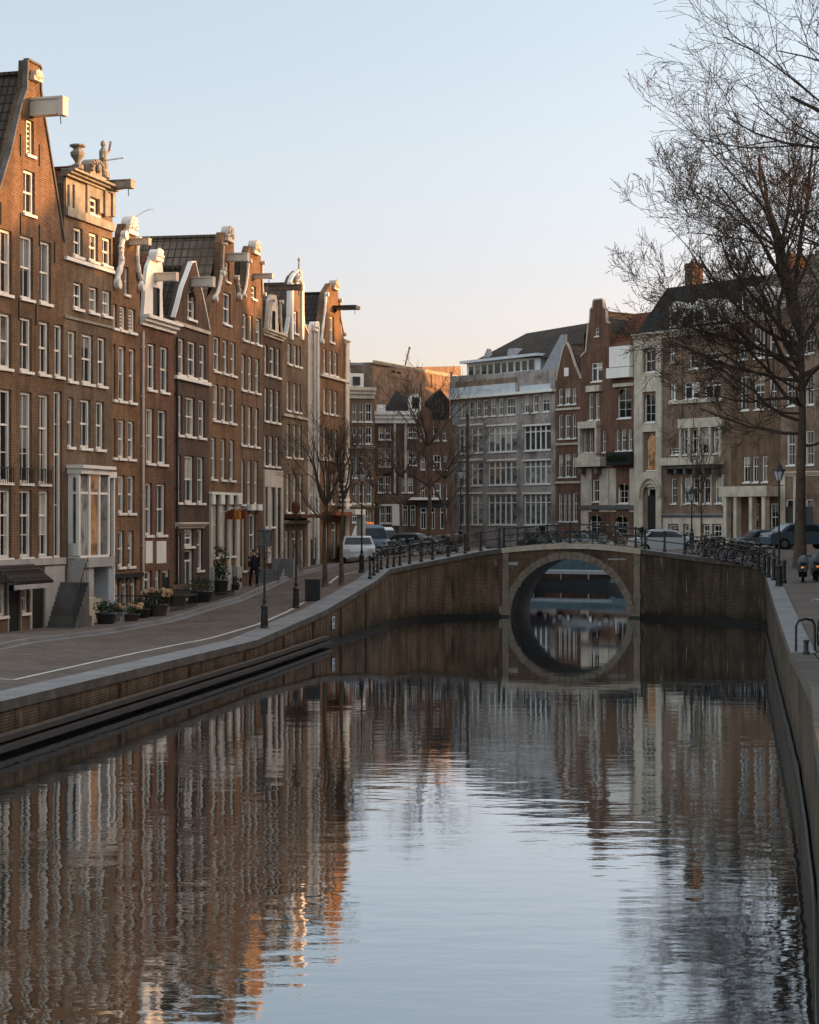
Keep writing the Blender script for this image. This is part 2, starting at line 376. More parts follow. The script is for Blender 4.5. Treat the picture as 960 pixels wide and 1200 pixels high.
QRx = [(12,2.75),(19.4,4.25),(25.9,5.62),(31.6,6.72),(37.9,7.9),(43,8.8),(59.6,11.7),(80.6,15.4),(89.3,17.0),(91.2,17.35),(92.2,17.15),(93.1,16.5),(95.5,14.6),(98.3,12.1),(104,12.2),(112,15.5),(138,22)]
def right_z(Y): return interp(QRz, Y)
def ground_at(px, py, side='L', lift=0):
    # point of the street surface seen at a photo pixel
    lo, hi = 8.0, 170.0
    def g(Y): return (street_z(wx(px,Y), Y) if side == 'L' else right_z(Y))+lift - zat(py, Y)
    Y = lo
    while Y < hi and g(Y) < 0: Y += .25
    return Vector((wx(px,Y), Y, zat(py,Y)))
def zL(X, Y): return street_z(X, Y)

YS = [-20+2*i for i in range(31)]+[42+1*i for i in range(75)]+[120,125,130,140,150,165,200]
# kerb between pavement and carriageway
KERB = [ground_at(x, y) for x, y in ((0,760),(32,753),(125,742),(200,728),(240,715),(277,705),(342,676),(375,668),(402,663))]
KX = [(-20, KERB[0].x-.17*80)]+[(p.y, p.x) for p in KERB]+[(KERB[-1].y+9, KERB[-1].x-1.5),(130,-10),(200,-30)]
def strip(name, fa, fb, m, lift=0, n=4, y0=-20, y1=200, zf=street_z):
    b = MB(); ys = [y for y in YS if y0 <= y <= y1]
    for a, c in zip(ys, ys[1:]):
        for k in range(n):
            P = []
            for (Y, t) in ((a,k/n),(a,(k+1)/n),(c,(k+1)/n),(c,k/n)):
                X = fa(Y)*(1-t)+fb(Y)*t; P.append((X, Y, zf(X, Y)+lift))
            b.quad(*P)
    return struct(b.build(name, m))
strip('road', lambda Y: interp(KX, Y), lambda Y: interp(QLx, Y)-.9, 'road')
strip('pavement', lambda Y: max(interp(HLx, Y), -70)-.6, lambda Y: interp(KX, Y)-.16, 'pave', .12, y1=118)
b = MB()
ys = [y for y in YS if y <= 118]
for a, c in zip(ys, ys[1:]):
    P = []
    for Y in (a, c):
        x1 = interp(KX, Y); x0 = x1-.16; z = street_z(x1, Y)
        P.append(((x0,Y,z+.125),(x1,Y,z+.125),(x1,Y,z-.02)))
    b.quad(P[0][0],P[0][1],P[1][1],P[1][0]); b.quad(P[0][1],P[0][2],P[1][2],P[1][1])
struct(b.build('kerb', 'stone_grey'))
# gutter stone strip beside the kerb
strip('gutter', lambda Y: interp(KX, Y)+.02, lambda Y: interp(KX, Y)+.30, 'stone_grey', .006, n=1, y1=112)
# white line
WL = [ground_at(x, y) for x, y in ((16,798),(60,788),(106,777.5),(160,766),(219,754),(262,744),(302,732),(342,714.5),(357,706))]
b = MB()
def ribbon(b, pts, wd, lift):
    for p, q in zip(pts, pts[1:]):
        n = max(1, int((q-p).length/1.0))
        for i in range(n):
            a = p.lerp(q, i/n); c = p.lerp(q, (i+1)/n); s = Vector((c.y-a.y, -(c.x-a.x), 0)).normalized()*wd/2
            V = [a+s, a-s, c-s, c+s]
            b.quad(*[(v.x, v.y, street_z(v.x, v.y)+lift) for v in V])
ribbon(b, WL, .13, .012)
ribbon(b, [ground_at(x, y) for x, y in ((386,684),(396,676),(420,670))], .13, .012)
ribbon(b, [ground_at(x, y) for x, y in ((0,796),(16,798))], .10, .012)
struct(b.build('road_marking', 'marking'))
# right bank street
for (px_, py_, r_) in ((120,768,.30),(236,728,.30),(60,775,.22),(318,700,.30)):
    q_ = ground_at(px_, py_); b = MB(); b.lathe([(r_,0),(r_,.012),(r_*.9,.016)], n=20)
    o_ = b.build('manhole_cover', 'stone_dark', None, (q_.x, q_.y, q_.z+.004)); o_['category'] = 'manhole cover'; o_['group'] = 'manhole covers in the left street'
    o_['label'] = {120:'iron manhole cover in the left street near the bay window house',236:'iron manhole cover in the left street near the low gable house',60:'smaller iron cover in the left street near the kerb',318:'iron manhole cover in the left street behind the nearest lamp post'}[px_]
strip('right_street', lambda Y: interp(QRx, Y)+.48, lambda Y: 75, 'pave', 0, n=3, y0=10, y1=104, zf=lambda X, Y: right_z(Y))
strip('right_street_far', lambda Y: interp(QRx, Y)+.3, lambda Y: 75, 'pave', .0, n=3, y0=104, y1=150, zf=lambda X, Y: right_z(Y))
# stone gutter line along the right street
strip('right_gutter', lambda Y: interp(QRx, Y)+1.9, lambda Y: interp(QRx, Y)+2.05, 'stone_dark', .006, n=1, y0=20, y1=92, zf=lambda X, Y: right_z(Y))
# land beyond the basin
FW = [(7.0,176.0),(22.0,146.0)]     # far quay wall of the basin beyond the bridge
b = MB(); b.face([(7.0,176.0),(22,146),(40,125),(120,125),(120,400),(-120,400),(-120,175)], 2.6)
b.v = [(x, z, y) for x, y, z in b.v]
struct(b.build('far_square', 'pave'))
# one ground sheet to the horizon, open over the canal
b = MB(); hole = [(p[0]-.4,p[1]) for p in QL]+[(4.6,104.6),(6.7,176.3),(22.3,146.3),(22.3,138),(15.8,112),(12.5,104)]+[(p[0]+.4,p[1]) for p in reversed(QR)]+[(2.6,-30),(-21.5,-30)]
b.face([(-2500,-600),(2500,-600),(2500,3500),(-2500,3500)], .85, [hole])
b.v = [(x, z, y) for x, y, z in b.v]
struct(b.build('ground', 'ground'))
b = MB(); b.quad((-60,-80,0),(60,-80,0),(60,185,0),(-60,185,0)); struct(b.build('water', 'water'))
b = MB(); b.quad((-60,-80,-2.5),(60,-80,-2.5),(60,185,-2.5),(-60,185,-2.5)); struct(b.build('canal_bed', 'ground'))

# ------------------------------------------------------------------ quay walls
def densify(pts, step):
    out = []
    for p, q in zip(pts, pts[1:]):
        n = max(1, int(math.dist(p[:2], q[:2])/step))
        for i in range(n): out.append(tuple(p[k]+(q[k]-p[k])*i/n for k in range(3)))
    out.append(tuple(pts[-1])); return out
def offs(pts, w):
    out = []
    for i, p in enumerate(pts):
        a = Vector(pts[max(i-1,0)][:2]); c = Vector(pts[min(i+1,len(pts)-1)][:2]); t = (c-a).normalized()
        out.append((p[0]-t.y*w, p[1]+t.x*w, p[2]))      # +w is to the left of travel
    return out
def wallstrip(b, pts, za, zb, mi=0):
    # za, zb: functions of a point
    for p, q in zip(pts, pts[1:]): b.quad((p[0],p[1],za(p)),(q[0],q[1],za(q)),(q[0],q[1],zb(q)),(p[0],p[1],zb(p)), mi)
def quay(pts, land, label, ledge=None, capw=.95, caph=.20, capm='stone_grey', face='brick_quay'):
    root = thing('quay_wall', label, 'quay wall', (0,0,0))
    P = densify(pts, 1.2); s = land
    b = MB(); wallstrip(b, P, lambda p: -1.2, lambda p: p[2]-caph+.01)
    me = b.build('brick_face', face, root)
    # uv along the run
    uv = me.data.uv_layers[0].data; acc = 0; L = [0]
    for p, q in zip(P, P[1:]): acc += math.dist(p[:2], q[:2]); L.append(acc)
    for i, poly in enumerate(me.data.polygons):
        li = list(poly.loop_indices)
        for l, uu, k in zip(li, (L[i],L[i+1],L[i+1],L[i]), range(4)):
            uv[l].uv = (uu, me.data.vertices[me.data.loops[l].vertex_index].co.z)
    b = MB(); O = offs(P, -s*.07); I = offs(P, s*capw)
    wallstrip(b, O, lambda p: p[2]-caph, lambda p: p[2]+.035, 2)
    for i in range(len(P)-1):
        b.quad((O[i][0],O[i][1],O[i][2]+.035),(O[i+1][0],O[i+1][1],O[i+1][2]+.035),(I[i+1][0],I[i+1][1],I[i+1][2]+.035),(I[i][0],I[i][1],I[i][2]+.035))
        b.quad((O[i][0],O[i][1],O[i][2]-caph),(O[i+1][0],O[i+1][1],O[i+1][2]-caph),(P[i+1][0],P[i+1][1],P[i+1][2]-caph),(P[i][0],P[i][1],P[i][2]-caph))
        b.quad((I[i][0],I[i][1],I[i][2]+.035),(I[i+1][0],I[i+1][1],I[i+1][2]+.035),(I[i+1][0],I[i+1][1],I[i+1][2]-.3),(I[i][0],I[i][1],I[i][2]-.3))
        # joints between cap stones
        if i % 1 == 0:
            a = Vector(O[i][:2]); c = Vector(I[i][:2]); t = (c-a).normalized(); nn = Vector((t.y,-t.x))*.012
            z0 = O[i][2]+.04
            b.quad((a.x-nn.x,a.y-nn.y,z0),(a.x+nn.x,a.y+nn.y,z0),(c.x+nn.x,c.y+nn.y,z0),(c.x-nn.x,c.y-nn.y,z0), 1)
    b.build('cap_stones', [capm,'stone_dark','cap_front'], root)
    b = MB(); W = offs(P, -s*.05)
    wallstrip(b, W, lambda p: -.8, lambda p: .20+.03*math.sin(p[1]*1.7)+.02*math.sin(p[0]*5)); b.build('algae_band', 'algae', root)
    return root, P
M['algae'] = mat('black_algae', (.012,.013,.009), .5, var=.5, scale=3, bump=.4)
LQ, LP = quay(QL, 1, 'long brick quay wall below the left street, pale stone cap and timber ledge')
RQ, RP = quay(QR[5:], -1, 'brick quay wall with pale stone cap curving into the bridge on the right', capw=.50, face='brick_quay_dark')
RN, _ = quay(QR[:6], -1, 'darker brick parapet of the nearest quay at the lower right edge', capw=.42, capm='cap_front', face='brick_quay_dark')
# timber fender ledge on the near left quay
b = MB(); P = densify(QL[:4], 1.5)
for i in range(2):
    z = .42-.2*i; o = .10+.12*i
    A = offs(P, -o); B = offs(P, -(o+.14)); C0 = offs(P, 0)
    wallstrip(b, B, lambda p: z-.13, lambda p: z)
    for k in range(len(P)-1):
        b.quad((B[k][0],B[k][1],z),(B[k+1][0],B[k+1][1],z),(C0[k+1][0],C0[k+1][1],z),(C0[k][0],C0[k][1],z), 1 if i == 0 else 0)
        b.quad((B[k][0],B[k][1],z-.13),(B[k+1][0],B[k+1][1],z-.13),(C0[k+1][0],C0[k+1][1],z-.13),(C0[k][0],C0[k][1],z-.13))
b.build('timber_ledge', ['timber','timber_dry'], LQ)
# rubbing posts bolted to the right wall
for yy in ():
    x = interp(QRx, yy); bb = MB(); bb.box(-.10,.02,-.07,.07,-.6,1.45); bb.build('rubbing_post', 'timber', RQ, (x-.03, yy, 0))
for yy in (50,56.5,63,69,74.5,80,85.5):
    x = interp(QLx, yy); bb = MB(); bb.box(0,.05,-.035,.035,.1,interp(QLz,yy)-.28); bb.build('iron_strap', 'rust', LQ, (x+.01, yy, 0))
# small blue-white plate on the left quay
p = ground_at(393, 714); 
x = interp(QLx, 78.3)
b = MB(); b.box(-.03,0,-.22,.22,.62,1.12,0); b.box(0,.006,-.16,.16,.86,1.08,1); b.box(0,.006,-.16,.16,.66,.78,1)
tag(b.build('quay_sign', ['white','blue_paint'] if 'blue_paint' in M else ['white','grey_paint'], None, (x+.09, 78.3, .0)), 'small white and blue plate fixed low on the left quay wall', 'sign')
bpy.data.objects['quay_sign'].rotation_euler.z = -.16
# basin walls beyond the bridge
def basin(pts, label):
    r = thing('quay_wall', label, 'quay wall'); b = MB()
    P = densify(pts, 2); wallstrip(b, P, lambda p: -1, lambda p: p[2]+.02); b.build('brick_face', 'brick_quay', r)
    b = MB(); I = offs(P, .5)
    for k in range(len(P)-1):
        b.quad((P[k][0],P[k][1],P[k][2]+.04),(P[k+1][0],P[k+1][1],P[k+1][2]+.04),(I[k+1][0],I[k+1][1],I[k+1][2]+.04),(I[k][0],I[k][1],I[k][2]+.04))
    O = offs(P, -.06); wallstrip(b, O, lambda p: p[2]-.25, lambda p: p[2]+.04)
    b.build('cap_stones', 'stone_grey', r)
basin([(4.9,104.7,3.55),(5.2,112,3.1),(5.6,125,2.7),(7.0,176,2.62)], 'brick quay wall on the left of the basin beyond the bridge')
basin([(7.0,176,2.6),(22,146,2.6)], 'far quay wall seen through the bridge arch behind the boats')
basin([(22,146,2.6),(22,138,2.7),(15.5,112,3.1),(12.2,104.3,3.5)], 'brick quay wall on the right of the basin beyond the bridge')

# ------------------------------------------------------------------ the bridge
A = Vector((4.9, 99.6)); Bv = Vector((12.1, 98.3)); ev = (Bv-A); BL = ev.length; bang = math.atan2(ev.y, ev.x)
br = thing('arch_bridge', 'brick arch bridge with pale stone arch ring across the canal', 'bridge', (A.x, A.y, 0), bang)
cx, rad = 3.55, 3.10
def deckz(u): return interp([(0,3.60),(1.2,3.72),(2.4,3.81),(3.6,3.85),(4.8,3.82),(6,3.72),(BL,3.57)], u)
us = [BL*i/24 for i in range(25)]
W = 6.2; SKEW = .05
def arcpts(r, n=36, z0=-.6): return [(cx-r, z0)]+[(cx-r*math.cos(math.pi*i/n), r*math.sin(math.pi*i/n)) for i in range(n+1)]+[(cx+r, z0)]
b = MB()
out = [(0,-1)]+arcpts(rad)[:0]+[(cx-rad,-1)]+arcpts(rad)+[(cx+rad,-1),(BL,-1)]+[(u, deckz(u)-.22) for u in reversed(us)]
b.face(out, 0); b.build('wall', 'brick_quay', br)
out2 = [(0,-1)]+[(x+SKEW*W, z) for x, z in [(cx-rad,-1)]+arcpts(rad)+[(cx+rad,-1)]]+[(BL,-1)]+[(u, deckz(u)-.22) for u in reversed(us)]
b = MB(); b.face(out2, W); b.build('wall', 'brick_quay', br)
b = MB(); ar = arcpts(rad, 36, -1)
for p, q in zip(ar, ar[1:]): b.quad((p[0],.02,p[1]),(q[0],.02,q[1]),(q[0]+SKEW*W,W-.02,q[1]),(p[0]+SKEW*W,W-.02,p[1]))
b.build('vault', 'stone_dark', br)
b = MB(); n = 31
for i in range(n):
    t0, t1 = math.pi*(i+.04)/n, math.pi*(i+.96)/n
    r0, r1 = rad-.015, rad+.34+random.uniform(-.02,.04)
    q = [(cx-r*math.cos(t), r*math.sin(t)) for r, t in ((r0,t0),(r0,t1),(r1,t1),(r1,t0))]
    y = -.05-.008*(i % 3)
    b.prism([(q[0][0],max(q[0][1],.02)),q[1],q[2],(q[3][0],max(q[3][1],.02))], y, .3)
b.build('arch_ring', 'bridge_stone', br)
M_ = 0
for u in (.05, BL-.35):
    bb = MB(); bb.box(u,u+.32,-.07,.2,.12,deckz(u)-.24); bb.box(u-.02,u+.36,-.09,.2,.95,1.25); bb.build('pilaster', 'bridge_stone', br)
bb = MB(); bb.box(cx-rad-.75,cx-rad-.02,-.09,.2,.1,.6); bb.build('impost_block', 'bridge_stone', br); bb = MB(); bb.box(cx+rad+.02,cx+rad+.4,-.09,.2,.1,.6); bb.build('impost_block', 'bridge_stone', br)
for (y0, y1) in ((-.1,.45),(W-.45,W+.1)):
    b = MB()
    for a, c in zip(us, us[1:]):
        za, zc = deckz(a), deckz(c)
        V = [(a,y0,za-.22),(c,y0,zc-.22),(c,y1,zc-.22),(a,y1,za-.22),(a,y0,za+.05),(c,y0,zc+.05),(c,y1,zc+.05),(a,y1,za+.05)]
        for f in ((0,3,2,1),(4,5,6,7),(0,1,5,4),(2,3,7,6)): b.quad(*[V[k] for k in f])
    b.build('cornice', 'stone', br)
b = MB()
for a, c in zip(us, us[1:]): b.quad((a,.4,deckz(a)),(c,.4,deckz(c)),(c,W-.4,deckz(c)),(a,W-.4,deckz(a)))
b.build('deck', 'road', br)
b = MB(); b.box(-.09+BL-1.35,BL-1.25,-.03,.0,1.5,2.0) if False else None
# repair streaks on the wall
b = MB()
for (u0, z0, L, h) in ((5.6,3.05,.95,.07),(.35,2.75,.5,.16),(.9,1.6,.1,.6)): b.box(u0,u0+L,-.012,.0,z0,z0+h)
b.build('mortar_patch', 'plaster', br)
# algae at the feet
b = MB(); b.box(0.02,cx-rad-.06,-.11,.0,-.5,.11); b.box(cx+rad+.06,BL-.02,-.11,.0,-.5,.11); b.build('algae_band', 'algae', br)

# ------------------------------------------------------------------ railings
def railing(pts, label, spacing=1.25, h=1.02, thick=.045, fat_every=1, rails=(1.0,.55)):
    r = thing('railing', label, 'railing')
    P = densify(pts, .25); acc = 0; last = -9; prev = P[0]; k = 0; spots = []
    for p in P:
        acc += math.dist(p[:2], prev[:2]); prev = p
        if acc-last >= spacing: spots.append(p); last = acc
    big = MB(); big.lathe([(.10,0),(.10,.10),(.065,.14),(.055,.55),(.07,.58),(.055,.62),(.05,h-.04),(.085,h),(.07,h+.07),(.02,h+.12)], n=8); bm_ = big.mesh('post', ['green_black'])
    sm = MB(); sm.lathe([(.06,0),(.05,.06),(.036,.1),(.034,h),(.045,h+.03)], n=6); sm_ = sm.mesh('post', ['green_black'])
    for i, p in enumerate(spots):
        link('post', bm_ if i % fat_every == 0 else sm_, r, (p[0], p[1], p[2]+.03))
    for z in rails:
        b = MB(); b.tube([(p[0],p[1],p[2]+z*h) for p in P[::3]+[P[-1]]], .030, 5); b.build('rail', 'green_black', r)
    return r
lp = offs(densify(QL[4:], .5), .35)
lp = [p for p in lp if p[0] > -1.9]
lp[0] = (lp[0][0], lp[0][1], lp[0][2])
railing(lp, 'iron railing with stout posts on the left quay where it rises to the bridge', .95, 1.0, fat_every=1)
def bp(u, y): 
    v = Matrix.Rotation(bang, 2) @ Vector((u, y)); return (A.x+v.x, A.y+v.y, deckz(min(max(u,0),BL))+.05)
railing([bp(u, .12) for u in (0.1,1.2,2.4,3.6,4.8,6,BL)], 'dark iron railing on the near side of the bridge above the arch', 1.05, 1.0, fat_every=3, rails=(1.0,.66,.33))
railing([bp(u, W-.12) for u in (0.1,1.2,2.4,3.6,4.8,6,BL)], 'dark iron railing on the far side of the bridge', 1.05, 1.0, fat_every=3, rails=(1.0,.55))
rp = offs(densify(list(reversed(QR[8:])), .5), .35)
railing(rp, 'iron railing with stout posts right of the bridge round the quay corner', 1.15, 1.0, fat_every=1)
# ------------------------------------------------------------------ houses
_fc = {}
WR = random.Random(99)
def frame_mesh(w, h, style, fm):
    key = (round(w,2), round(h,2), style, fm)
    if key in _fc: return _fc[key]
    w, h = key[0], key[1]
    b = MB(); t = min(.10, w*.14); y0, y1 = .10, .21
    b.box(0,t,y0,y1,0,h); b.box(w-t,w,y0,y1,0,h); b.box(t,w-t,y0,y1,0,t); b.box(t,w-t,y0,y1,h-t,h)
    m = .014; ya, yb = .14, .20
    if style in ('sash', 'amber', 'tall'):
        zc = h*(.5 if style != 'tall' else .62)
        b.box(t,w-t,ya-.02,yb,zc-.035,zc+.035)
        nv = max(1, int(round(w/.55))-1) if w > .75 else 1
        for i in range(nv):
            x = t+(w-2*t)*(i+1)/(nv+1); b.box(x-m,x+m,ya,yb,t,h-t)
        for a, c in ((t, zc), (zc, h-t)):
            k = 2 if (c-a) > 1.25 else 1
            for i in range(1, k): z = a+(c-a)*i/k; b.box(t,w-t,ya,yb,z-m,z+m)
    elif style == 'triple':      # wide window of narrow lights under a transom
        n = max(2, int(round(w/.85))); zc = h*.72
        b.box(t,w-t,ya-.02,yb,zc-.05,zc+.05)
        for i in range(1, n): x = t+(w-2*t)*i/n; b.box(x-.085,x+.085,ya-.02,yb,t,h-t)
    elif style == 'door':
        b.box(t,w-t,ya,yb,h*.78-.04,h*.78+.04)
        x = w/2; b.box(x-.02,x+.02,ya,yb,t,h*.78)
    elif style == 'shutter':
        b.box(w/2-.02,w/2+.02,ya,yb,t,h-t)
        for i in range(1, 7): z = h*i/7; b.box(t,w-t,ya+.02,yb,z-.03,z+.03)
    elif style == 'arch':
        b.box(w/2-m,w/2+m,ya,yb,t,h-t)
        for z in (h*.3,h*.6): b.box(t,w-t,ya,yb,z-m,z+m)
    me = b.mesh('window_frame', [fm]); _fc[key] = me; return me
_pc = {}
def pane_mesh(w, h, gm):
    key = (round(w,2), round(h,2), gm)
    if key not in _pc:
        b = MB(); b.quad((0,0,0),(key[0],0,0),(key[0],0,key[1]),(0,0,key[1])); _pc[key] = b.mesh('pane', [gm])
    return _pc[key]
_sc = {}
def sill_mesh(w, m):
    key = (round(w,2), m)
    if key not in _sc:
        b = MB(); b.box(-.05,w+.05,-.09,.11,-.10,0); _sc[key] = b.mesh('sill', [m])
    return _sc[key]
class House:
    def __init__(s, label, P0, P1, zb, upper, wall='brick_brown', rows=(), depth=10, roof=None, cat='house', name='canal_house', frame='white',
                 group=None, arch=False, sillm=None, coping=None, cop_t=.10, wall_t=.34, glass='glass', gh=.95):
        s.P0, s.P1 = Vector(P0), Vector(P1); d = s.P1-s.P0; s.L = d.length; s.e = d/s.L
        s.root = thing(name, label, cat, (P0[0], P0[1], 0), math.atan2(d.y, d.x), group)
        s.glass = glass; s.zb = zb; s.wall = wall; s.depth = depth; s.frame = frame; s.sillm = sillm or frame
        up = [s.uz(*p) for p in upper]
        up[0] = (0, up[0][1]); up[-1] = (s.L, up[-1][1])
        up = [(min(max(u, 0), s.L), z) for u, z in up]
        s.up = up
        poly = [(0, zb-.6), (s.L, zb-.6)]+list(reversed(up))
        s.holes = []; wins = []
        for row in rows:
            xr, y0, y1, cols = row[:4]; st = row[4] if len(row) > 4 else 'sash'
            z1, z0 = s.uz(xr, y0)[1], s.uz(xr, y1)[1]
            for c in cols:
                u0, u1 = s.uz(c[0], 500)[0], s.uz(c[1], 500)[0]
                u0 = max(u0, .05); u1 = min(u1, s.L-.05)
                if u1-u0 < .12: continue
                st2 = c[2] if len(c) > 2 else st
                z0b = z0; z0b = max(z0, zb+.02)
                if st2 == 'arch':
                    n = 6; hw = (u1-u0)/2; hh = [(u0,z0b),(u1,z0b)]+[(u0+hw+hw*math.cos(math.pi*i/n), z1-hw*gh+hw*gh*math.sin(math.pi*i/n)) for i in range(n+1)]
                else: hh = [(u0,z0b),(u1,z0b),(u1,z1),(u0,z1)]
                s.holes.append(hh); wins.append((u0,u1,z0b,z1,st2))
        b = MB(); b.face(poly, 0, s.holes)
        n = len(poly)
        for i in range(n):
            a, c = poly[i], poly[(i+1) % n]; b.quad((a[0],0,a[1]),(c[0],0,c[1]),(c[0],wall_t,c[1]),(a[0],wall_t,a[1]))
        b.face(poly, wall_t)
        for hh in s.holes:
            for i in range(len(hh)):
                a, c = hh[i], hh[(i+1) % len(hh)]; b.quad((a[0],0,a[1]),(c[0],0,c[1]),(c[0],.25,c[1]),(a[0],.25,a[1]))
            b.face(hh, .25, mi=1)
        b.build('wall', [wall, 'black'], s.root)
        for w in wins: s.window(*w)
        if coping:
            b = MB()
            for (u, z), (u2, z2) in zip(up, up[1:]):
                dv = Vector((u2-u, z2-z)); 
                if dv.length < .05: continue
                dv.normalize(); nx = Vector((-dv.y, dv.x))*cop_t
                if nx.y < 0 and abs(nx.y) > abs(nx.x)*.2: nx = -nx
                a, c = Vector((u, z)), Vector((u2, z2))
                q = [a-nx*.25, c-nx*.25, c+nx, a+nx]
                b.prism([(v.x, v.y) for v in q], -.06, .14)
            b.build('gable_coping', coping, s.root)
        if roof: s.roof(**roof)
    def uz(s, px, py):
        r = (px-480)/F
        k = (r*s.P0.y - s.P0.x)/(s.e.x - r*s.e.y); t = s.P0.y+s.e.y*k
        return (k, CH-(py-HY)*t/F)
    def window(s, u0, u1, z0, z1, st='sash'):
        w, h = u1-u0, z1-z0
        gm = 'glass_amber' if st == 'amber' else s.glass
        if st == 'void': return
        fm = s.frame if st != 'doord' else 'door'
        nm = 'door' if st in ('door', 'doord') else 'window'
        if st == 'doord':
            b = MB(); b.box(0,w,.06,.13,0,h*.8); b.box(.08,w-.08,.04,.06,.15,h*.35); b.box(.08,w-.08,.04,.06,h*.42,h*.72); b.box(0,w,.03,.13,h*.8,h*.83)
            o = b.build('door', 'door', s.root, (u0,0,z0))
            link('pane', pane_mesh(w, h*.17, 'glass'), o, (0,.185,h*.83))
            link('door_frame', frame_mesh(w, h, 'plainf', 'white'), o, (0,-.01,0)); return
        o = link(nm, frame_mesh(w, h, st, fm), s.root, (u0,0,z0))
        link('pane', pane_mesh(w-.04, h-.04, gm), o, (.02,.185,.02))
        if nm == 'window' and st in ('sash','tall','triple','arch') and WR.random() < .34:
            bw_, hh_ = w-.16, h-.16; km = WR.choice(('blind_pale','blind_pale','blind_warm','blind_grey')); cb = MB()
            if st == 'triple':
                nn = max(2, int(round(w/.85)))
                for i_ in range(nn):
                    if WR.random() < .55: fz = WR.uniform(.2,.75); xa = .08+bw_*i_/nn; cb.quad((xa+.03,.182,.08+hh_*(1-fz)),(xa+bw_/nn-.03,.182,.08+hh_*(1-fz)),(xa+bw_/nn-.03,.182,.08+hh_),(xa+.03,.182,.08+hh_))
            elif st == 'arch' or WR.random() < .5:
                f_ = WR.uniform(.12,.26)*bw_
                for xa, xb in ((.08,.08+f_),(.08+bw_-f_,.08+bw_)): cb.quad((xa,.182,.08),(xb,.182,.08),(xb,.182,.08+hh_*(.7 if st == 'arch' else 1)),(xa,.182,.08+hh_*(.7 if st == 'arch' else 1)))
            else:
                fz = WR.uniform(.18,.7); cb.quad((.08,.182,.08+hh_*(1-fz)),(.08+bw_,.182,.08+hh_*(1-fz)),(.08+bw_,.182,.08+hh_),(.08,.182,.08+hh_))
            for q_ in range(len(cb.f)):
                one = MB(); one.quad(*cb.v[q_*4:q_*4+4]); one.build('curtain', km, o)
        if nm == 'window' and z0 > s.zb+.4: link('sill', sill_mesh(w, s.sillm), o)
    def part(s, name, px0, px1, py0, py1, y0, y1, m, parent=None):
        # box on the facade, corners given in the photo
        xr = (px0+px1)/2
        u0, u1 = s.uz(px0,500)[0], s.uz(px1,500)[0]; z1, z0 = s.uz(xr,py0)[1], s.uz(xr,py1)[1]
        b = MB(); b.box(u0,u1,y0,y1,z0,z1); return b.build(name, m, parent or s.root)
    def band(s, name, xr, py0, py1, prot, m, u0=0, u1=None, step=True):
        u1 = s.L if u1 is None else u1
        z1, z0 = s.uz(xr,py0)[1], s.uz(xr,py1)[1]; h = z1-z0
        b = MB(); 
        if step and h > .15:
            b.box(u0-.0,u1,-prot,.12,z1-h*.3,z1); b.box(u0+.02,u1-.02,-prot*.65,.12,z1-h*.62,z1-h*.302); b.box(u0+.04,u1-.04,-prot*.3,.12,z0,z1-h*.622)
        else: b.box(u0+.004,u1-.004,-prot,.12,z0,z1)
        return b.build(name, m, s.root)
    def beam(s, px, py0, py1, ln, wd=.28, m='white'):
        u, z1 = s.uz(px, py0); z0 = s.uz(px, py1)[1]
        b = MB(); h = z1-z0
        b.box(u-wd/2,u+wd/2,-ln,.3,z0+h*.15,z1-h*.12); b.box(u-wd/2-.05,u+wd/2+.05,-ln-.05,.3,z1-h*.12,z1)
        b.box(u-wd/2-.03,u+wd/2+.03,-ln-.04,-ln+.16,z0,z1-h*.121); b.box(u-wd/2-.02,u+wd/2+.02,-ln+.2,.3,z0+h*.05,z0+h*.149)
        o = b.build('hoist_beam', m, s.root)
        k = MB(); k.tube([(u,-ln+.15,z0),(u,-ln+.15,z0-.18),(u+.05,-ln+.15,z0-.24),(u,-ln+.15,z0-.28)], .018, 5); k.build('hook', 'black', o)
        return o
    def roof(s, kind='gable', ridge=None, eave=None, m='tile_dark', um=None, depth=None, front=.34, chim=None, setb=1.4, wallm=None, over=.0):
        D = depth or s.depth
        ze0 = s.uz(*eave)[1]; zr = s.uz(*ridge)[1] if ridge else ze0
        if kind == 'mansard': zr = CH+(zr-CH)*(1+setb*s.e.x/s.P0.y)
        L = s.L; um = L/2 if um is None else s.uz(um, 500)[0]
        i = .012
        b = MB()
        if kind == 'gable':
            b.prism([(i,s.zb-.5),(L-i,s.zb-.5),(L-i,ze0),(um,zr-.05),(i,ze0)], front-.01, D, front=False)
            b.build('house_body', s.wall, s.root)
            r = MB()
            for (a, c) in (((-.0, ze0),(um, zr)), ((um, zr),(L, ze0))):
                q = [(a[0],a[1]+.02),(c[0],c[1]+.02),(c[0],c[1]+.14),(a[0],a[1]+.14)]
                r.prism(q, front+.002, D+.15)
            ro = r.build('roof', m, s.root)
            # ridge tiles
            t = MB(); y = front
            while y < D: t.box(um-.12,um+.12,y,min(y+.38,D+.15),zr+.08,zr+.20); y += .4
            t.build('ridge_tiles', m, ro)
        elif kind == 'flat':
            b.box(i,L-i,front-.01,D,s.zb-.5,ze0-.06); b.build('house_body', s.wall, s.root)
            r = MB(); r.box(i,L-i,front,D,ze0-.055,ze0+.0); ro = r.build('roof', m, s.root)
        elif kind == 'mansard':      # steep slope to the street, flat behind
            b.box(i,L-i,front-.01,D,s.zb-.5,ze0-.06); b.build('house_body', s.wall, s.root)
            r = MB(); y0 = .05; y1 = setb
            pts = [(y0,ze0),(y1,zr),(D-setb,zr),(D,ze0)]
            for (a, c) in zip(pts, pts[1:]): r.quad((0,a[0],a[1]),(L,a[0],a[1]),(L,c[0],c[1]),(0,c[0],c[1]))
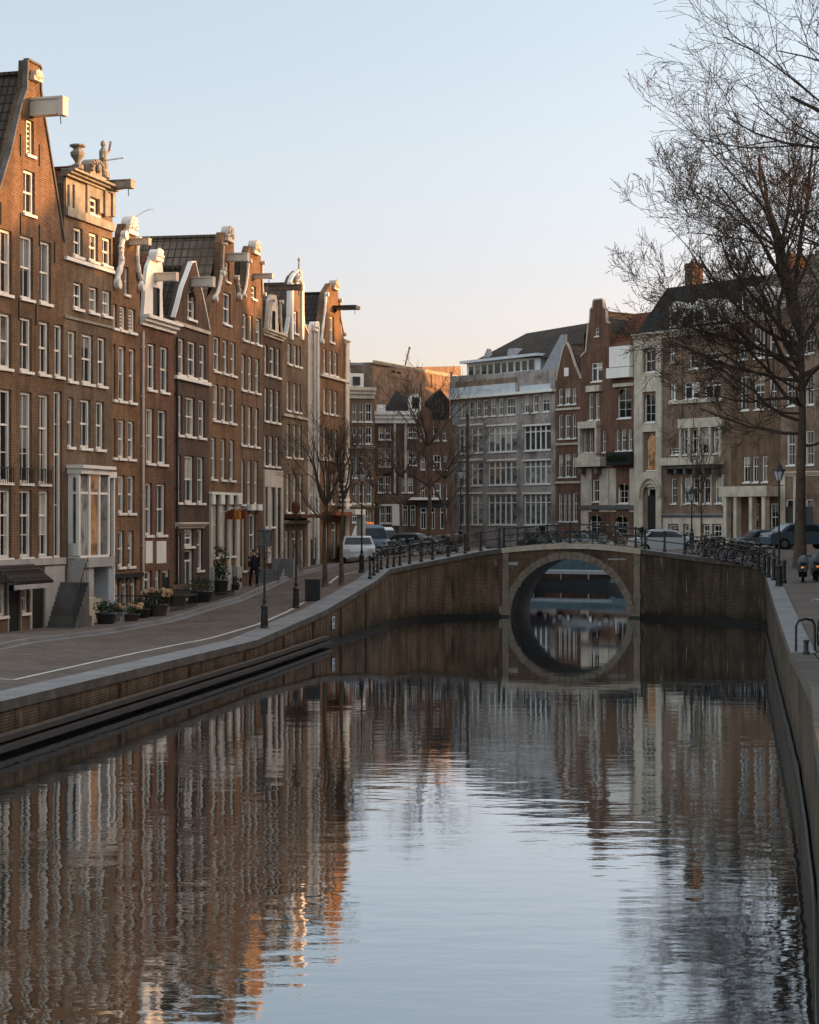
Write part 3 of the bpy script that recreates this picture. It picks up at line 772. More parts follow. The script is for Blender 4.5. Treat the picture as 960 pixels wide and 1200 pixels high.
            for u in (0.003, L-.003): 
                n = len(r.v); r.v += [(u,p[0],p[1]) for p in pts]; r.f.append(tuple(range(n,n+4))); r.m.append(0)
            ro = r.build('roof', m, s.root)
        if chim:
            for (cpx, y, cw, h) in chim:
                u = s.uz(cpx,500)[0]; zt = zr+h
                c = MB(); c.box(u-cw/2,u+cw/2,y,y+cw*1.4,ze0,zt); c.box(u-cw/2-.06,u+cw/2+.06,y-.06,y+cw*1.4+.06,zt-.25,zt-.1)
                c.box(u-cw/2-.03,u+cw/2+.03,y-.03,y+cw*1.4+.03,zt,zt+.08)
                for k in range(2): c.lathe([(.13,0),(.11,.35),(.14,.4)], (u-cw*.22+k*cw*.44, y+cw*.7, zt+.08), 8)
                c.build('chimney', 'brick_brown', ro)
        return ro
    def pipe(s, px, py0, py1, m='lead', y=-.09, r=.05):
        u = s.uz(px,500)[0]; z1 = s.uz(px,py0)[1]; z0 = s.uz(px,py1)[1]
        b = MB(); b.tube([(u,y,z1),(u,y,z0)], r, 8)
        z = z0+.6
        while z < z1: b.box(u-.07,u+.07,y-.05,.02,z,z+.05); z += 2
        return b.build('drainpipe', m, s.root)
    def scroll(s, pts, r=.14, m='stone', name='scroll_ornament', y=-.06):
        # raised carved band along a path of photo pixels on the facade
        P = [s.uz(*p) for p in pts]; Q = []
        for a, c in zip(P, P[1:]):
            for k in range(4): Q.append((a[0]+(c[0]-a[0])*k/4, y, a[1]+(c[1]-a[1])*k/4))
        Q.append((P[-1][0], y, P[-1][1])); n = len(Q)
        b = MB(); b.tube(Q, [r*(.58+.10*math.sin(i*1.9)) for i in range(n)], 8)
        e = Q[-1]; 
        for k in (0, -1): b.tube([(Q[k][0], y-.16, Q[k][2]),(Q[k][0], y+.05, Q[k][2])], r*.95, 10)
        return b.build(name, m, s.root)
    def crest(s, px, py, w, h, m='stone', y0=-.12, y1=.20):
        # carved crest on a gable top: curved pediment with a boss
        u, z = s.uz(px, py); w *= .85; h *= .85
        pts = [(u-w/2,z)]+[(u-w/2*math.cos(math.pi*i/8), z+h*(.35+.65*math.sin(math.pi*i/8))) for i in range(9)]+[(u+w/2,z)]
        b = MB(); b.prism(pts, y0, y1); b.box(u-w/2-.08,u+w/2+.08,y0-.06,y1+.04,z-.10,z+.05)
        for i in range(9):
            t = math.pi*i/8; b.blob((u-w/2.3*math.cos(t), y0-.04, z+h*(.25+.6*math.sin(t))), .10, jit=.3)
        b.blob((u, y0-.08, z+h*.45), (.16,.1,.2), jit=.2)
        return b.build('gable_crest', m, s.root)
    def stoop(s, u0, u1, n, rise, run=.28, m='stone_grey', rail=True, side=-1):
        # straight steps rising along the facade to the door
        b = MB(); zb = s.zb
        W = u1-u0
        for i in range(n):
            a = u0+W*i/n if side > 0 else u1-W*(i+1)/n
            b.box(a, a+W/n, -1.15, -.01-.001*i, zb-.3, zb+rise*(i+1))
        o = b.build('stoop', m, s.root)
        if rail:
            r = MB(); a, c = (u0, u1) if side > 0 else (u1, u0)
            r.tube([(a,-1.1,zb+.9),(c,-1.1,zb+rise*n+.9)], .02, 5)
            for i in range(n+1):
                t = i/n; r.tube([(a+(c-a)*t,-1.1,zb+rise*n*t),(a+(c-a)*t,-1.1,zb+rise*n*t+.9)], .012, 4)
            r.build('handrail', 'black', o)
        return o
    def fence(s, u0, u1, y=-1.2, h=1.1, name='area_railing'):
        b = MB(); n = max(2, int((u1-u0)/.14))
        for i in range(n+1):
            u = u0+(u1-u0)*i/n; b.box(u-.01,u+.01,y-.01,y+.01,s.zb,s.zb+h*(1.08 if i % 6 == 0 else 1))
        for z in (.12, h-.08): b.box(u0,u1,y-.015,y+.015,s.zb+z-.02,s.zb+z+.02)
        for u in (u0,u1): b.box(u-.015,u+.015,y,-.02,s.zb+h-.1,s.zb+h-.06)
        return b.build(name, 'black', s.root)
    def anchors(s, pts):
        for px, py in pts:
            u, z = s.uz(px, py); b = MB(); b.box(u-.025,u+.025,-.04,.0,z-.38,z+.38); b.build('wall_anchor', 'black', s.root)
def hp(i): return HL[i]
def hz(i): return interp(HLz, HL[i][1])
GL = 'canal houses of the left row'
# --- 1 : tall spout gable house at the left edge
c4 = [(-4,13.5),(23.5,37.5),(45.5,58),(64,74)]
h1 = House('tall brown brick house with pointed spout gable at the left edge of the picture', hp(0), hp(1), 1.2,
    [(-8,262),(-3,228),(12,178),(24,125),(31,104),(32,70),(47,78),(47,104),(51,135),(75,284)], 'brick_brown',
    rows=[(36,141,182,[(31,40)],'shutter'),(34,200,251,[(27.5,41)]),(30,276,350,[(-4,14),(24,39),(46.5,60)]),(30,372,435,c4),
          (30,459,566,c4[:3],'tall'),(30,574,653,c4[:3],'tall'),(68,458,654,[(63,73)],'tall'),
          (44,672,743,[(38,51)],'doord'),(22,682,743,[(10,23)],'doord'),(2,684,722,[(-6,8)],'triple'),(30,684,718,[(25,34)],'sash')],
    roof=dict(kind='gable', ridge=(40,92), eave=(75,290), m='tile_dark', depth=11), coping='stone_dark', cop_t=.06, group=GL)
h1.beam(38, 116, 138, 1.25, .34, 'cream')
h1.crest(39.5, 92, .55, .3, 'cream', -.14, .1)
h1.anchors([(24,170),(46,182),(1,250),(24,262),(46,276),(64,296),(22,362),(42,368)])
h1.band('plaster_base', 30, 655, 745, .05, 'plaster', step=False) if False else None
h1.band('string_course', 30, 655, 663, .10, 'plaster', step=False)
for a, c in ((-8,-6.5),(8.5,9.5),(24,24.5),(34.5,37),(52,75)):
    h1.part('plaster_base', a, c, 663, 747, -.04, .02, 'plaster')
h1.part('plaster_base', -6, 37, 663, 682, -.042, .02, 'plaster')
# tiled pent roof over the basement windows
u0, u1 = h1.uz(-8,500)[0], h1.uz(37,500)[0]; z = h1.uz(15,684)[1]
b = MB(); n = 16
for i in range(n):
    a = u0+(u1-u0)*i/n; c = u0+(u1-u0)*(i+1)/n
    b.tube([((a+c)/2,-.85,z+.02),((a+c)/2,-.03,z+.62)], (c-a)*.52, 6)
o = b.build('pent_roof', 'tile_dark', h1.root); b = MB(); b.box(u0,u1,-.86,-.80,z-.16,z); b.build('fascia', 'plaster', o)
# french balcony rails
for c in c4[:3]:
    a, e_ = h1.uz(c[0],500)[0], h1.uz(c[1],500)[0]; z = h1.uz(30,566)[1]; b = MB()
    for k in range(8): x = a+(e_-a)*k/7; b.box(x-.01,x+.01,-.10,-.08,z-.05,z+.5)
    b.box(a-.03,e_+.03,-.11,-.07,z+.48,z+.52); b.build('balcony_rail', 'black', h1.root)
h1.stoop(h1.uz(53,500)[0], h1.uz(71,500)[0], 10, .17, m='stone_dark', side=1)
# --- 2 : cornice gable with statuary
c3 = [(86,97),(104.5,115),(120,130.5)]
h2 = House('brown brick house with ornate stone attic, statue on top and white bay window', hp(1), hp(2), 1.2,
    [(75,214),(79,205),(88,201),(92,194),(103,193),(108,196),(116,200),(122,206),(132,213)], 'brick_grey',
    rows=[(109,232,251,[(104,115)],'sash'),(109,273,306,c3,'sash'),(109,336,366,c3),(100,391,449,[(80,89.5),(96,109.5),(114.5,124.5)]),(100,468,525,[(79,86.5),(94,106.5),(112.5,122.5)]),
          (126,562,655,[(122.5,130)],'door'),(105,668,700,[(79,87),(93,99),(103,110)],'sash'),(126,664,735,[(123,129)],'doord')],
    roof=dict(kind='gable', ridge=(104,200), eave=(104,262), m='tile_red', depth=10), group=GL)
h2.part('stone_attic', 76, 131, 252, 262, -.14, .0, 'stone_old')
h2.part('attic_panel', 76, 103.4, 214, 252, -.05, .0, 'stone_old'); h2.part('attic_panel', 115.6, 131.5, 216, 252, -.05, .0, 'stone_old'); h2.part('attic_panel', 103.4, 115.6, 212, 231.5, -.05, .0, 'stone_old')
for px in (78,84,99,120,129): h2.part('pilaster', px, px+3.2, 217, 254, -.13, -.05, 'stone_old')
h2.band('cornice', 104, 209, 217, .45, 'stone_old'); h2.band('string_course', 108, 310, 314, .12, 'white', step=False); h2.band('string_course', 108, 377, 380, .06, 'stone_old', step=False)
for px in (92, 116):
    u, z = h2.uz(px, 377); 
h2.beam(128, 212, 222, .95, .34, 'stone_old')
h2.crest(108, 207, 1.5, .75, 'stone_old', -.2, .2)
u, z = h2.uz(94, 195); b = MB(); b.lathe([(.22,0),(.22,.15),(.10,.22),(.12,.3),(.26,.5),(.28,.62),(.16,.72),(.18,.78),(.3,.84),(.3,.9)], (u,.1,z-.1), 10); b.build('stone_urn', 'stone_old', h2.root)
u, z = h2.uz(124, 204); b = MB(); b.lathe([(.26,0),(.26,.2),(.18,.25),(.20,.5),(.15,.8),(.17,1.0),(.10,1.14),(.06,1.18),(.11,1.27),(.10,1.38),(.03,1.45)], (u,.1,z-.15), 9)
b.tube([(u+.1,.1,z+.75),(u+.32,.0,z+.95),(u+.25,-.1,z+1.3)], .05, 6); b.tube([(u-.12,.1,z+.75),(u-.26,.0,z+.55)], .055, 6); b.build('stone_statue', 'stone_old', h2.root)
u, z = h2.uz(123, 189); b = MB(); b.tube([(u,1.5,z-.1),(u,-.8,z+.1)], .03, 6); b.build('flagpole', 'white', h2.root)
# bay window
u0, u1 = h2.uz(79.5,500)[0], h2.uz(114.5,500)[0]; z0, z1 = h2.uz(98,652)[1], h2.uz(98,556)[1]
bay = MB(); D = .48
bay.box(u0,u1,-D,-.01,z0-.12,z0+.05); bay.box(u0-.08,u1+.08,-D-.1,-.01,z1,z1+.2); bay.box(u0-.16,u1+.16,-D-.22,-.01,z1+.2,z1+.32)
n = 3
for i in range(n+1): x = u0+(u1-u0)*i/n; bay.box(x-.07,x+.07,-D,-D+.12,z0+.05,z1)
bay.box(u0,u0+.1,-D,-.01,z0,z0+.5); bay.box(u0,u0+.1,-.2,-.01,z0,z1); bay.box(u1-.1,u1,-.2,-.01,z0,z1)
bay.box(u0,u1,-D+.03,-D+.1,z1-.75,z1-.66)
for u in (u0,u1-.08): bay.box(u,u+.08,-D+.12,-.2,z1-.75,z1-.66); bay.box(u,u+.08,-D+.12,-.2,z1-.14,z1)
bo = bay.build('bay_window', 'white', h2.root)
for i in range(n):
    a = u0+(u1-u0)*i/n+.07; c = u0+(u1-u0)*(i+1)/n-.07; b = MB(); b.quad((a,-D+.06,z0+.05),(c,-D+.06,z0+.05),(c,-D+.06,z1),(a,-D+.06,z1)); b.build('pane', 'glass_amber' if i == 1 else 'glass_pale', bo)
for u in (u0+.04,u1-.04): b = MB(); b.quad((u,-D+.1,z0),(u,-.1,z0),(u,-.1,z1),(u,-D+.1,z1)); b.build('pane', 'glass', bo)
h2.part('bay_base', 79.5, 114.5, 653, 664, -.72, 0, 'plaster'); 
h2.part('bay_base', 79, 92, 664, 700, -.62, -.0, 'plaster') ; h2.part('bay_base', 110, 117, 655, 735, -.6, -.0, 'grey_paint'); h2.part('plaster_base', 76, 118, 702, 738, -.35, .0, 'stone')
h2.stoop(h2.uz(104,500)[0], h2.uz(121,500)[0], 5, .16, m='stone_grey', side=1)
h2.part('doorcase', 120.8, 122.3, 560, 736, -.12, 0, 'white'); h2.part('doorcase', 130.2, 131.6, 560, 736, -.12, 0, 'white'); h2.part('doorcase', 120.8, 131.6, 553, 560, -.2, 0, 'white')
# --- 3 : narrow neck gable with white scrolls
h3 = House('narrow sunlit brick house with neck gable framed by white carved scrolls', hp(2), hp(3), 1.2,
    [(132,337),(137,334),(143,322),(144,273),(147,262),(157,262),(159,276),(159,324),(164,340)], 'brick_warm',
    rows=[(148,313,345,[(145.8,151)],'sash'),(145,359,387,[(132.5,137.5),(140.5,148),(151,159)],'shutter'),(145,406,470,[(132.3,135.8),(139,147.5),(151.5,159)]),
          (145,492,537,[(132.3,135.8),(138.8,146.8),(150,158)]),(145,557,601,[(138.5,146.5),(150,158)]),(145,622,664,[(138.5,146),(150,157)]),(145,676,722,[(134,140),(143,150),(153,160)],'door')],
    roof=dict(kind='gable', ridge=(150,285), eave=(150,352), m='tile_brown', depth=8), group=GL)
h3.scroll([(143,276),(140.5,290),(141,308),(137,322),(135,333)], .20, 'white'); h3.scroll([(159.5,282),(159,300),(161,318),(164.5,328),(163,337)], .16, 'white')
h3.crest(152, 272, .95, .75, 'white'); h3.beam(152.5, 280, 288, .8, .24, 'cream')
h3.band('string_course', 145, 672, 677, .18, 'black', step=False); h3.fence(.2, h3.L-.2)
u, z = h3.uz(156, 262); b = MB(); pts = [(u, .3-1.2*math.sin(t*.35), z+.0+.55*math.sin(t*.5)) for t in range(6)]; b.tube(pts, .02, 5); b.build('flagpole', 'white', h3.root)
# --- 4 : dark cornice house with white dormer
h4 = House('dark brown brick house with straight white cornice and tall white bell-shaped dormer', hp(3), hp(4), 1.2,
    [(164,372),(204,388)], 'brick_red',
    rows=[(180,403,457,[(173,182.5),(188,197.5)]),(180,479,543,[(171.5,180.5),(184.5,195.5)]),(180,566,627,[(170.5,178.5),(183.5,194.5)]),(180,634,660,[(170.5,178.5,'void'),(183.5,194.5,'void')]),
          (182,668,716,[(168,178),(182,188)],'door'),(195,668,718,[(190,199)],'doord')],
    roof=dict(kind='mansard', ridge=(184,318), eave=(184,380), m='tile_dark', setb=1.3, depth=9), group=GL)
h4.band('cornice', 184, 374, 386, .42, 'white'); h4.part('panel', 170.5, 178.5, 634, 660, -.02, .15, 'white'); h4.part('panel', 183.5, 194.5, 634, 660, -.02, .15, 'white')
up = [h4.uz(*p) for p in ((170,371),(171.5,350),(172.5,330),(175,312),(180,300),(186,296),(191,303),(193,318),(192,345),(193,374))]
hole = [h4.uz(*p) for p in ((181,336),(181,371),(189,373),(189,338))]
b = MB(); b.prism(up, .06, .22, 0, True, [hole]); b.prism(up, .222, 1.4, 1); do = b.build('dormer', ['white','tile_red'], h4.root)
b = MB(); b.face(hole, .12); b.build('pane', 'glass', do)
h4.beam(184, 320, 330, .85, .26, 'cream'); h4.crest(183, 303, .8, .45, 'white')
h4.pipe(165.5, 388, 716, 'cream'); h4.fence(.3, h4.L-.5)
# --- 5 : small spout gable with arched white window
h5 = House('low brown brick house with pointed gable, arched white attic window and protruding hoist beam', hp(4), hp(5), 1.25,
    [(204,372),(208,358),(213,338),(219,322),(224,308),(228,307),(232,325),(238,352),(245,386)], 'brick_dark',
    rows=[(224,339,374,[(219.5,229.5)],'arch'),(225,400,442,[(209,216.5),(220,230),(234,241)]),(222,465,511,[(208,214),(217.5,228.5),(233,240.5)]),
          (222,534,589,[(207,212.5),(216.5,227.5),(231.5,239.5)]),(222,624,706,[(206.5,212.5)],'door'),(224,620,640,[(216,227)],'sash'),(222,644,704,[(216,227)],'door'),(236,620,668,[(231,238)],'tall')],
    roof=dict(kind='gable', ridge=(226,318), eave=(224,392), m='tile_dark', depth=8), coping='white', cop_t=.05, group=GL)
h5.band('string_course', 224, 382, 386, .1, 'stone', step=False); h5.band('string_course', 224, 444, 448, .14, 'white', step=False)
h5.beam(225.5, 325, 337, .95, .30, 'cream'); h5.band('shop_cornice', 220, 612, 619, .25, 'cream', 0.1, h5.L-.8); h5.fence(.9, h5.L-.1, h=.8)
h5.part('bench', 212, 232, 700, 712, -1.6, -1.0, 'stone_dark') if False else None
h5.pipe(205.5, 395, 700, 'black')
# --- 6 : sunlit neck gable
h6 = House('sunlit brick house with tall neck gable and orange flags over its shop front', hp(5), hp(6), 1.45,
    [(245,372),(248,352),(256,340),(258.5,325),(259.5,284),(262,272),(274,274),(274.5,300),(275,330),(277,342),(281,356)], 'brick_warm',
    rows=[(267,307,330,[(264.5,269)],'sash'),(266,343,380,[(261.5,270.5)],'sash'),(262,397,437,[(250.5,258),(261.5,267.5),(270.5,276.5)]),(262,452,494,[(249.5,256.5),(259.5,266),(269.5,276)]),
          (262,514,562,[(247.5,253.5),(259.2,265),(269.2,275)]),(262,592,652,[(248,255),(259,265.5),(269,275)],'tall'),(262,668,690,[(247,252),(268,273)],'void')],
    roof=dict(kind='gable', ridge=(266,281), eave=(264,382), m='tile_brown', depth=9.5), group=GL)
h6.crest(267, 281, 1.05, .75, 'cream'); h6.beam(267, 297, 307, .95, .3, 'cream'); h6.scroll([(275,326),(277.5,333),(279.5,342),(278,348)], .15, 'cream'); h6.scroll([(258.5,320),(256.5,332),(254,342),(250,350)], .15, 'cream')
h6.scroll([(261,286),(260.5,300),(260,315)], .07, 'cream')
h6.band('string_course', 262, 577, 580, .15, 'white', step=False)
for a, c in ((245.3,247.5),(255.3,258.5),(266,268.6),(275.4,279)): h6.part('shopfront_pier', a, c, 580, 664, -.10, .0, 'cream'); h6.part('capital', a-.4, c+.4, 580, 591, -.2, -.1, 'white')
h6.part('plaster_base', 245.3, 246.8, 664, 700, -.2, 0, 'plaster'); h6.part('plaster_base', 252.5, 267.5, 664, 700, -.2, 0, 'plaster'); h6.part('plaster_base', 273.5, 279, 664, 700, -.2, 0, 'plaster')
# --- 7 : bell gable
h7 = House('brick house with curved bell gable and crest, fourth gable left of the white plastered one', hp(6), hp(7), 1.7,
    [(281,352),(284,348),(287,338),(289,322),(290,305),(291,294),(293,288),(305,288),(306,305),(306.5,330),(307.5,352),(308,362)], 'brick_brown',
    rows=[(297,335,350,[(295,300)],'sash'),(295,370,401,[(284.5,290),(292.5,296.5),(300,306)]),(291,417,458,[(283,288),(291,296),(299.5,304.5)]),(291,476,522,[(283,287.5),(290.5,295.5),(298.5,303.5)]),
          (291,539,591,[(282.8,287),(290,295),(298,303)]),(292,602,668,[(284,288),(292,300)],'tall'),(302,640,684,[(301,305)],'doord')],
    roof=dict(kind='gable', ridge=(297,305), eave=(297,372), m='tile_dark', depth=9), group=GL)
h7.crest(298, 296, 1.0, .7, 'cream'); h7.scroll([(290,306),(289,322),(287,336),(284,347)], .11, 'cream'); h7.scroll([(306,308),(306,328),(307,345)], .1, 'cream'); h7.beam(298, 321, 327, .9, .25, 'cream')
for c in ((290,295),(298,303)): h7.part('corbel', c[0], c[1], 591, 598, -.22, 0, 'white')
h7.stoop(h7.uz(296,500)[0], h7.uz(307,500)[0], 6, .17, side=1)
# --- 8 : dormer house
h8 = House('brown brick house with straight cornice, carved dormer and cream stone ground floor', hp(7), hp(8), 2.0,
    [(308,390),(331,399)], 'brick_dark',
    rows=[(318,406,440,[(310,314),(316.5,322.5),(324.5,328.5)]),(318,456,494,[(310,314),(316.5,321.5),(324,328)]),(318,511,546,[(309.5,313.5),(315.5,320.5),(323.5,327.5)]),(318,574,617,[(309.5,312.5),(316.5,321.5)],'tall'),(325,580,650,[(324,328)],'doord')],
    roof=dict(kind='mansard', ridge=(318,344), eave=(318,396), m='tile_brown', setb=1.2, depth=9), group=GL)
h8.band('cornice', 318, 388, 396, .3, 'stone')
up = [h8.uz(*p) for p in ((314,391),(315.5,372),(317,352),(320,345),(325,346),(327,356),(327,375),(328.5,394))]; hole = [h8.uz(*p) for p in ((319.5,364),(319.5,389),(324,390),(324,365))]
b = MB(); b.prism(up, .05, .22, 0, True, [hole]); b.prism(up, .222, 1.2, 1); do = b.build('dormer', ['cream','tile_brown'], h8.root); b = MB(); b.face(hole, .12); b.build('pane', 'glass', do)
h8.scroll([(314.5,388),(316,370),(318,352)], .1, 'cream'); h8.scroll([(327.5,354),(328,372),(329,392)], .1, 'cream'); h8.beam(322, 334, 341, 1.4, .26, 'timber_dry')
h8.part('stone_front', 308.6, 330.4, 551, 571, -.08, 0, 'plaster_pale')
for a, c in ((308.6,309.4),(312.7,316.3),(321.8,323.8),(328.3,330.4)): h8.part('stone_front', a, c, 571, 660, -.08, 0, 'plaster_pale')
h8.stoop(h8.uz(318,500)[0], h8.uz(330,500)[0], 7, .17, side=-1)
# --- 9 : white plastered narrow gable
h9 = House('pale grey plastered house with tall narrow gable and small white pediment', hp(8), hp(9), 2.3,
    [(331,400),(336,390),(339,372),(340,332),(343,324),(350,317),(353,322),(354,350),(356,380),(361,392)], 'brick_grey', frame='white',
    rows=[(345,364,390,[(344,349)],'sash'),(345,404,428,[(337,341.5),(344.5,348.5),(350,353)]),(345,449,482,[(336,340),(344,348),(350,353)]),(345,498,536,[(335.5,340),(343.5,348),(350.5,354)]),(343,556,600,[(335.5,340),(343.5,348),(351,355)]),(343,622,668,[(334,339),(343,349),(352,357)],'door')],
    roof=dict(kind='gable', ridge=(346,335), eave=(346,400), m='tile_brown', depth=9), coping='white', cop_t=.07, group=GL)
h9.part('gable_pilaster', 339.6, 342, 332, 398, -.12, 0, 'white'); h9.part('gable_pilaster', 352, 354.2, 332, 398, -.12, 0, 'white'); h9.crest(347, 333, 1.0, .7, 'grey_paint')
u, z = h9.uz(350.5, 318); b = MB(); b.lathe([(.12,0),(.06,.2),(.04,.5),(.09,.62),(.03,.75)], (u,0,z), 8); b.build('finial', 'stone', h9.root)
h9.band('string_course', 345, 487, 490, .12, 'stone', step=False); h9.band('string_course', 345, 610, 614, .25, 'stone')
h9.part('awning_board', 333, 360, 603, 607, -.9, -.05, 'rust')
h9b = House('narrow strip of pale rendered wall between two gabled houses near the row end', hp(9), hp(10), 2.4,
    [(361,384),(363,380),(375,384)], 'plaster', rows=[(367,560,600,[(364,369)]),(367,630,668,[(364,371)],'doord')],
    roof=dict(kind='flat', eave=(368,384), m='tile_dark', depth=8), group=GL)
h9b.crest(368, 386, .8, .5, 'white'); h9b.pipe(371, 388, 655, 'white'); h9b.pipe(366, 388, 655, 'plaster')
# --- 10 : end house
h10 = House('sunlit brick end house of the left row with white-edged neck gable and dark hoist hood', hp(10), hp(11), 2.55,
    [(375,402),(377,380),(380,352),(382,342),(388,332),(395,331),(397,350),(398,372),(401,392),(408,404)], 'brick_warm',
    rows=[(389,371,401,[(386.5,391.5)],'sash'),(388,411,439,[(379,383),(386,390),(392,396)]),(388,457,485,[(379,383),(386,390),(392,396)]),(388,503,536,[(378.5,382.5),(386,390),(392,396)]),(388,556,590,[(379,384),(388,392),(396,400)]),(388,612,655,[(379,385),(389,395),(399,403)],'door')],
    roof=dict(kind='gable', ridge=(390,345), eave=(388,408), m='tile_dark', depth=9), group=GL)
h10.scroll([(381,345),(379.5,365),(377,385),(375.5,400)], .13, 'white'); h10.scroll([(397,352),(398.5,374),(402,392)], .12, 'cream'); h10.crest(391.5, 338, .9, .55, 'stone'); h10.beam(393, 359, 363, 1.3, .9, 'black')
h10.band('string_course', 388, 441, 444, .14, 'cream', step=False); h10.band('string_course', 388, 538, 541, .14, 'cream', step=False); h10.band('cornice', 403, 398, 402, .2, 'cream', h10.uz(401.5,500)[0], h10.L)
h10.part('quoins', 404.5, 408, 402, 655, -.09, 0, 'cream'); h10.part('shop_cornice', 397, 409, 597, 603, -1.0, 0, 'white'); h10.part('shop_column', 406.3, 409, 603, 656, -1.0, -.6, 'plaster')
for i in range(5): h10.part('awning_strip', 396, 402, 566+i*6, 569+i*6, -.2-.08*i, 0, 'white')
h10.part('awning', 378, 403, 600, 604, -.8, 0, 'red_cloth')
h10.pipe(403.3, 404, 655, 'stone')

# ------------------------------------------------------------------ houses across the basin (right)
def rowline(d0px, d0, slope):     # point on a plan line through column d0px at depth d0
    X0 = wx(d0px, d0)
    def at(px):
        u = (px-480)/F; t = (u*d0-X0)/(slope-u) ; return (X0+slope*t, d0+t)
    return at
RR = rowline(745, 165, -.79)
GR = 'houses facing us beyond the bridge on the right'
WB = rowline(655, RR(655)[1], -.74)
rw = lambda y0, y1, xr=600, st='triple': (xr, y0, y1, [(538,548),(552,566),(572,605.5),(614,645.5)], st)
wb = House('wide grey-brown brick block with bands of white windows and glazed roof storey', WB(528), WB(652), 2.6, [(528,441),(652,433)], 'brick_office', glass='glass_pale', cat='building', name='office_building',
    rows=[(600,466,486,[(540,546),(549,555),(558,563.5),(566,572),(575,581),(584,590),(593,604)],'sash'),(632,462,483,[(614,620),(624,631),(635,644)],'sash'),rw(499,529),rw(540,568),rw(579,615)],
    roof=dict(kind='flat', eave=(600,436), m='lead', depth=12), group=GR)
wb.part('parapet_skirt', 529, 607, 452, 463, -.35, 0, 'pale_panel'); wb.part('gutter', 528, 650, 465-7, 467-7, -.55, -.0, 'grey_paint') if False else wb.band('gutter', 590, 461, 464, .55, 'white', step=False)
wb.part('terrace_wall', 535, 606, 445, 452, -.12, 0, 'brick_pale')
for a, c in ((528.6,530.5),(648.5,651.5)): wb.part('corner_pier', a, c, 436, 618, -.12, 0, 'brick_office')
wb.part('corner_panel', 530.8, 537, 470, 498, -.06, 0, 'grey_paint')
# glazed roof storey
u0, u1 = wb.uz(536,500)[0], wb.uz(622,500)[0]; z0, z1 = wb.uz(580,444)[1], wb.uz(580,421)[1]
b = MB(); b.box(u0,u1,1.2,6,z0-.3,z1); b.box(u0-.3,u1+.3,.5,6.4,z1,z1+.25); pent = b.build('roof_storey', 'pale_panel', wb.root)
for (y_, c_) in ((497,(537,566)),(497,(571,606)),(497,(613,646)),(538,(537,566)),(538,(571,606)),(538,(613,646)),(577,(537,566)),(577,(571,606)),(577,(613,646))): wb.part('lintel', c_[0], c_[1], y_, y_+2, -.1, 0, 'white')
wb.part('parapet_skirt', 612, 648, 451, 460, -.3, 0, 'pale_panel')
k = 0; x = u0+.3
while x+1.0 < u1: 
    o = link('window', frame_mesh(.9, z1-z0-.5, 'door', 'white'), pent, (x,1.05,z0+.3)); link('pane', pane_mesh(.86, z1-z0-.54, 'glass'), o, (.02,.1,.02)); x += 1.02
b = MB(); n = 40
for i in range(n+1): x = u0+(u1-u0)*i/n; b.box(x-.015,x+.015,.3,.33,z0-.5,z0+.55)
b.box(u0,u1,.28,.35,z0+.5,z0+.56); b.build('terrace_rail', 'pale_panel', wb.root)
zr = wb.uz(600,394)[1]+1.2; up = [(wb.uz(548,500)[0],1.0,z1+.25),(wb.L+.1,1.0,z1-.3),(wb.uz(655,500)[0],6.5,zr+.25),(wb.uz(557,500)[0],6.5,zr-.1)]
b = MB(); b.quad(*up); b.quad((up[0][0],1,z1+.25),up[3],(up[3][0],12,z1),(up[0][0],12,z1)); b.quad(up[3],up[2],(wb.L,12,z1-.3),(up[0][0],12,z1)); b.tri(up[1],up[2],(wb.L,12,z1-.3))
b.build('roof', 'slate_brown' if 'slate_brown' in M else 'tile_dark', wb.root)
for (ua, ub) in (((622,437),(656,391)),): 
    a = wb.uz(*ua); c = wb.uz(*ub); b = MB(); b.prism([(a[0],a[1]-.5),(wb.L,a[1]-1),(wb.L+.3,c[1]),(wb.L-.3,c[1])], .8, 1.1); b.build('roof_gable', 'lead', wb.root)
a = wb.uz(557,410); b = MB(); b.prism([(a[0]-.9,a[1]-1.2),(a[0]+.5,a[1]-1.0),(a[0]+.3,a[1]+.1),(a[0]+.1,a[1]+.2)], 1.4, 1.8); b.build('roof_gable', 'lead', wb.root)
a = wb.uz(580,414); b = MB(); b.prism([(a[0],a[1]-.3),(a[0]+1.4,a[1]-.3),(a[0]+1.2,a[1]+.5),(a[0]+.2,a[1]+.5)], 1.5, 3.5); b.build('skylight', 'lead', wb.root)
r1 = House('narrow red brick house with pointed gable between the wide block and the stone tower house', RR(652), RR(681), 2.6,
    [(652,446),(656,428),(660,410),(664,402),(668,410),(674,428),(681,444)], 'brick_red',
    rows=[(664,455,474,[(654.5,659.5),(662,668.5),(670.5,675.5)]),(664,486,514,[(654.5,659.5),(662,668.5),(670.5,675.5)]),(664,532,559,[(654.5,659.5),(662,668.5),(670.5,675.5)]),(664,578,611,[(654.5,659),(660.5,664),(665.5,669),(671,677)],'tall')],
    roof=dict(kind='gable', ridge=(666,404), eave=(666,448), m='tile_brown', depth=10), coping='stone', cop_t=.12, group=GR)
for y in (478,519,564): r1.band('string_course', 666, y, y+2.5, .15, 'stone', step=False)
r1.part('gable_ornament', 662, 667, 431, 441, -.1, 0, 'white')
rb = House('set-back building with orange-brown tiled roof and white end wall behind the red gable', (RR(660)[0]+3.5, RR(660)[1]+9), (RR(692)[0]+3.5, RR(692)[1]+9), 2.6, [(668,402),(694,402)], 'white', roof=dict(kind='mansard', ridge=(680,388), eave=(680,404), m='tile_red', depth=8, setb=3), group=GR)
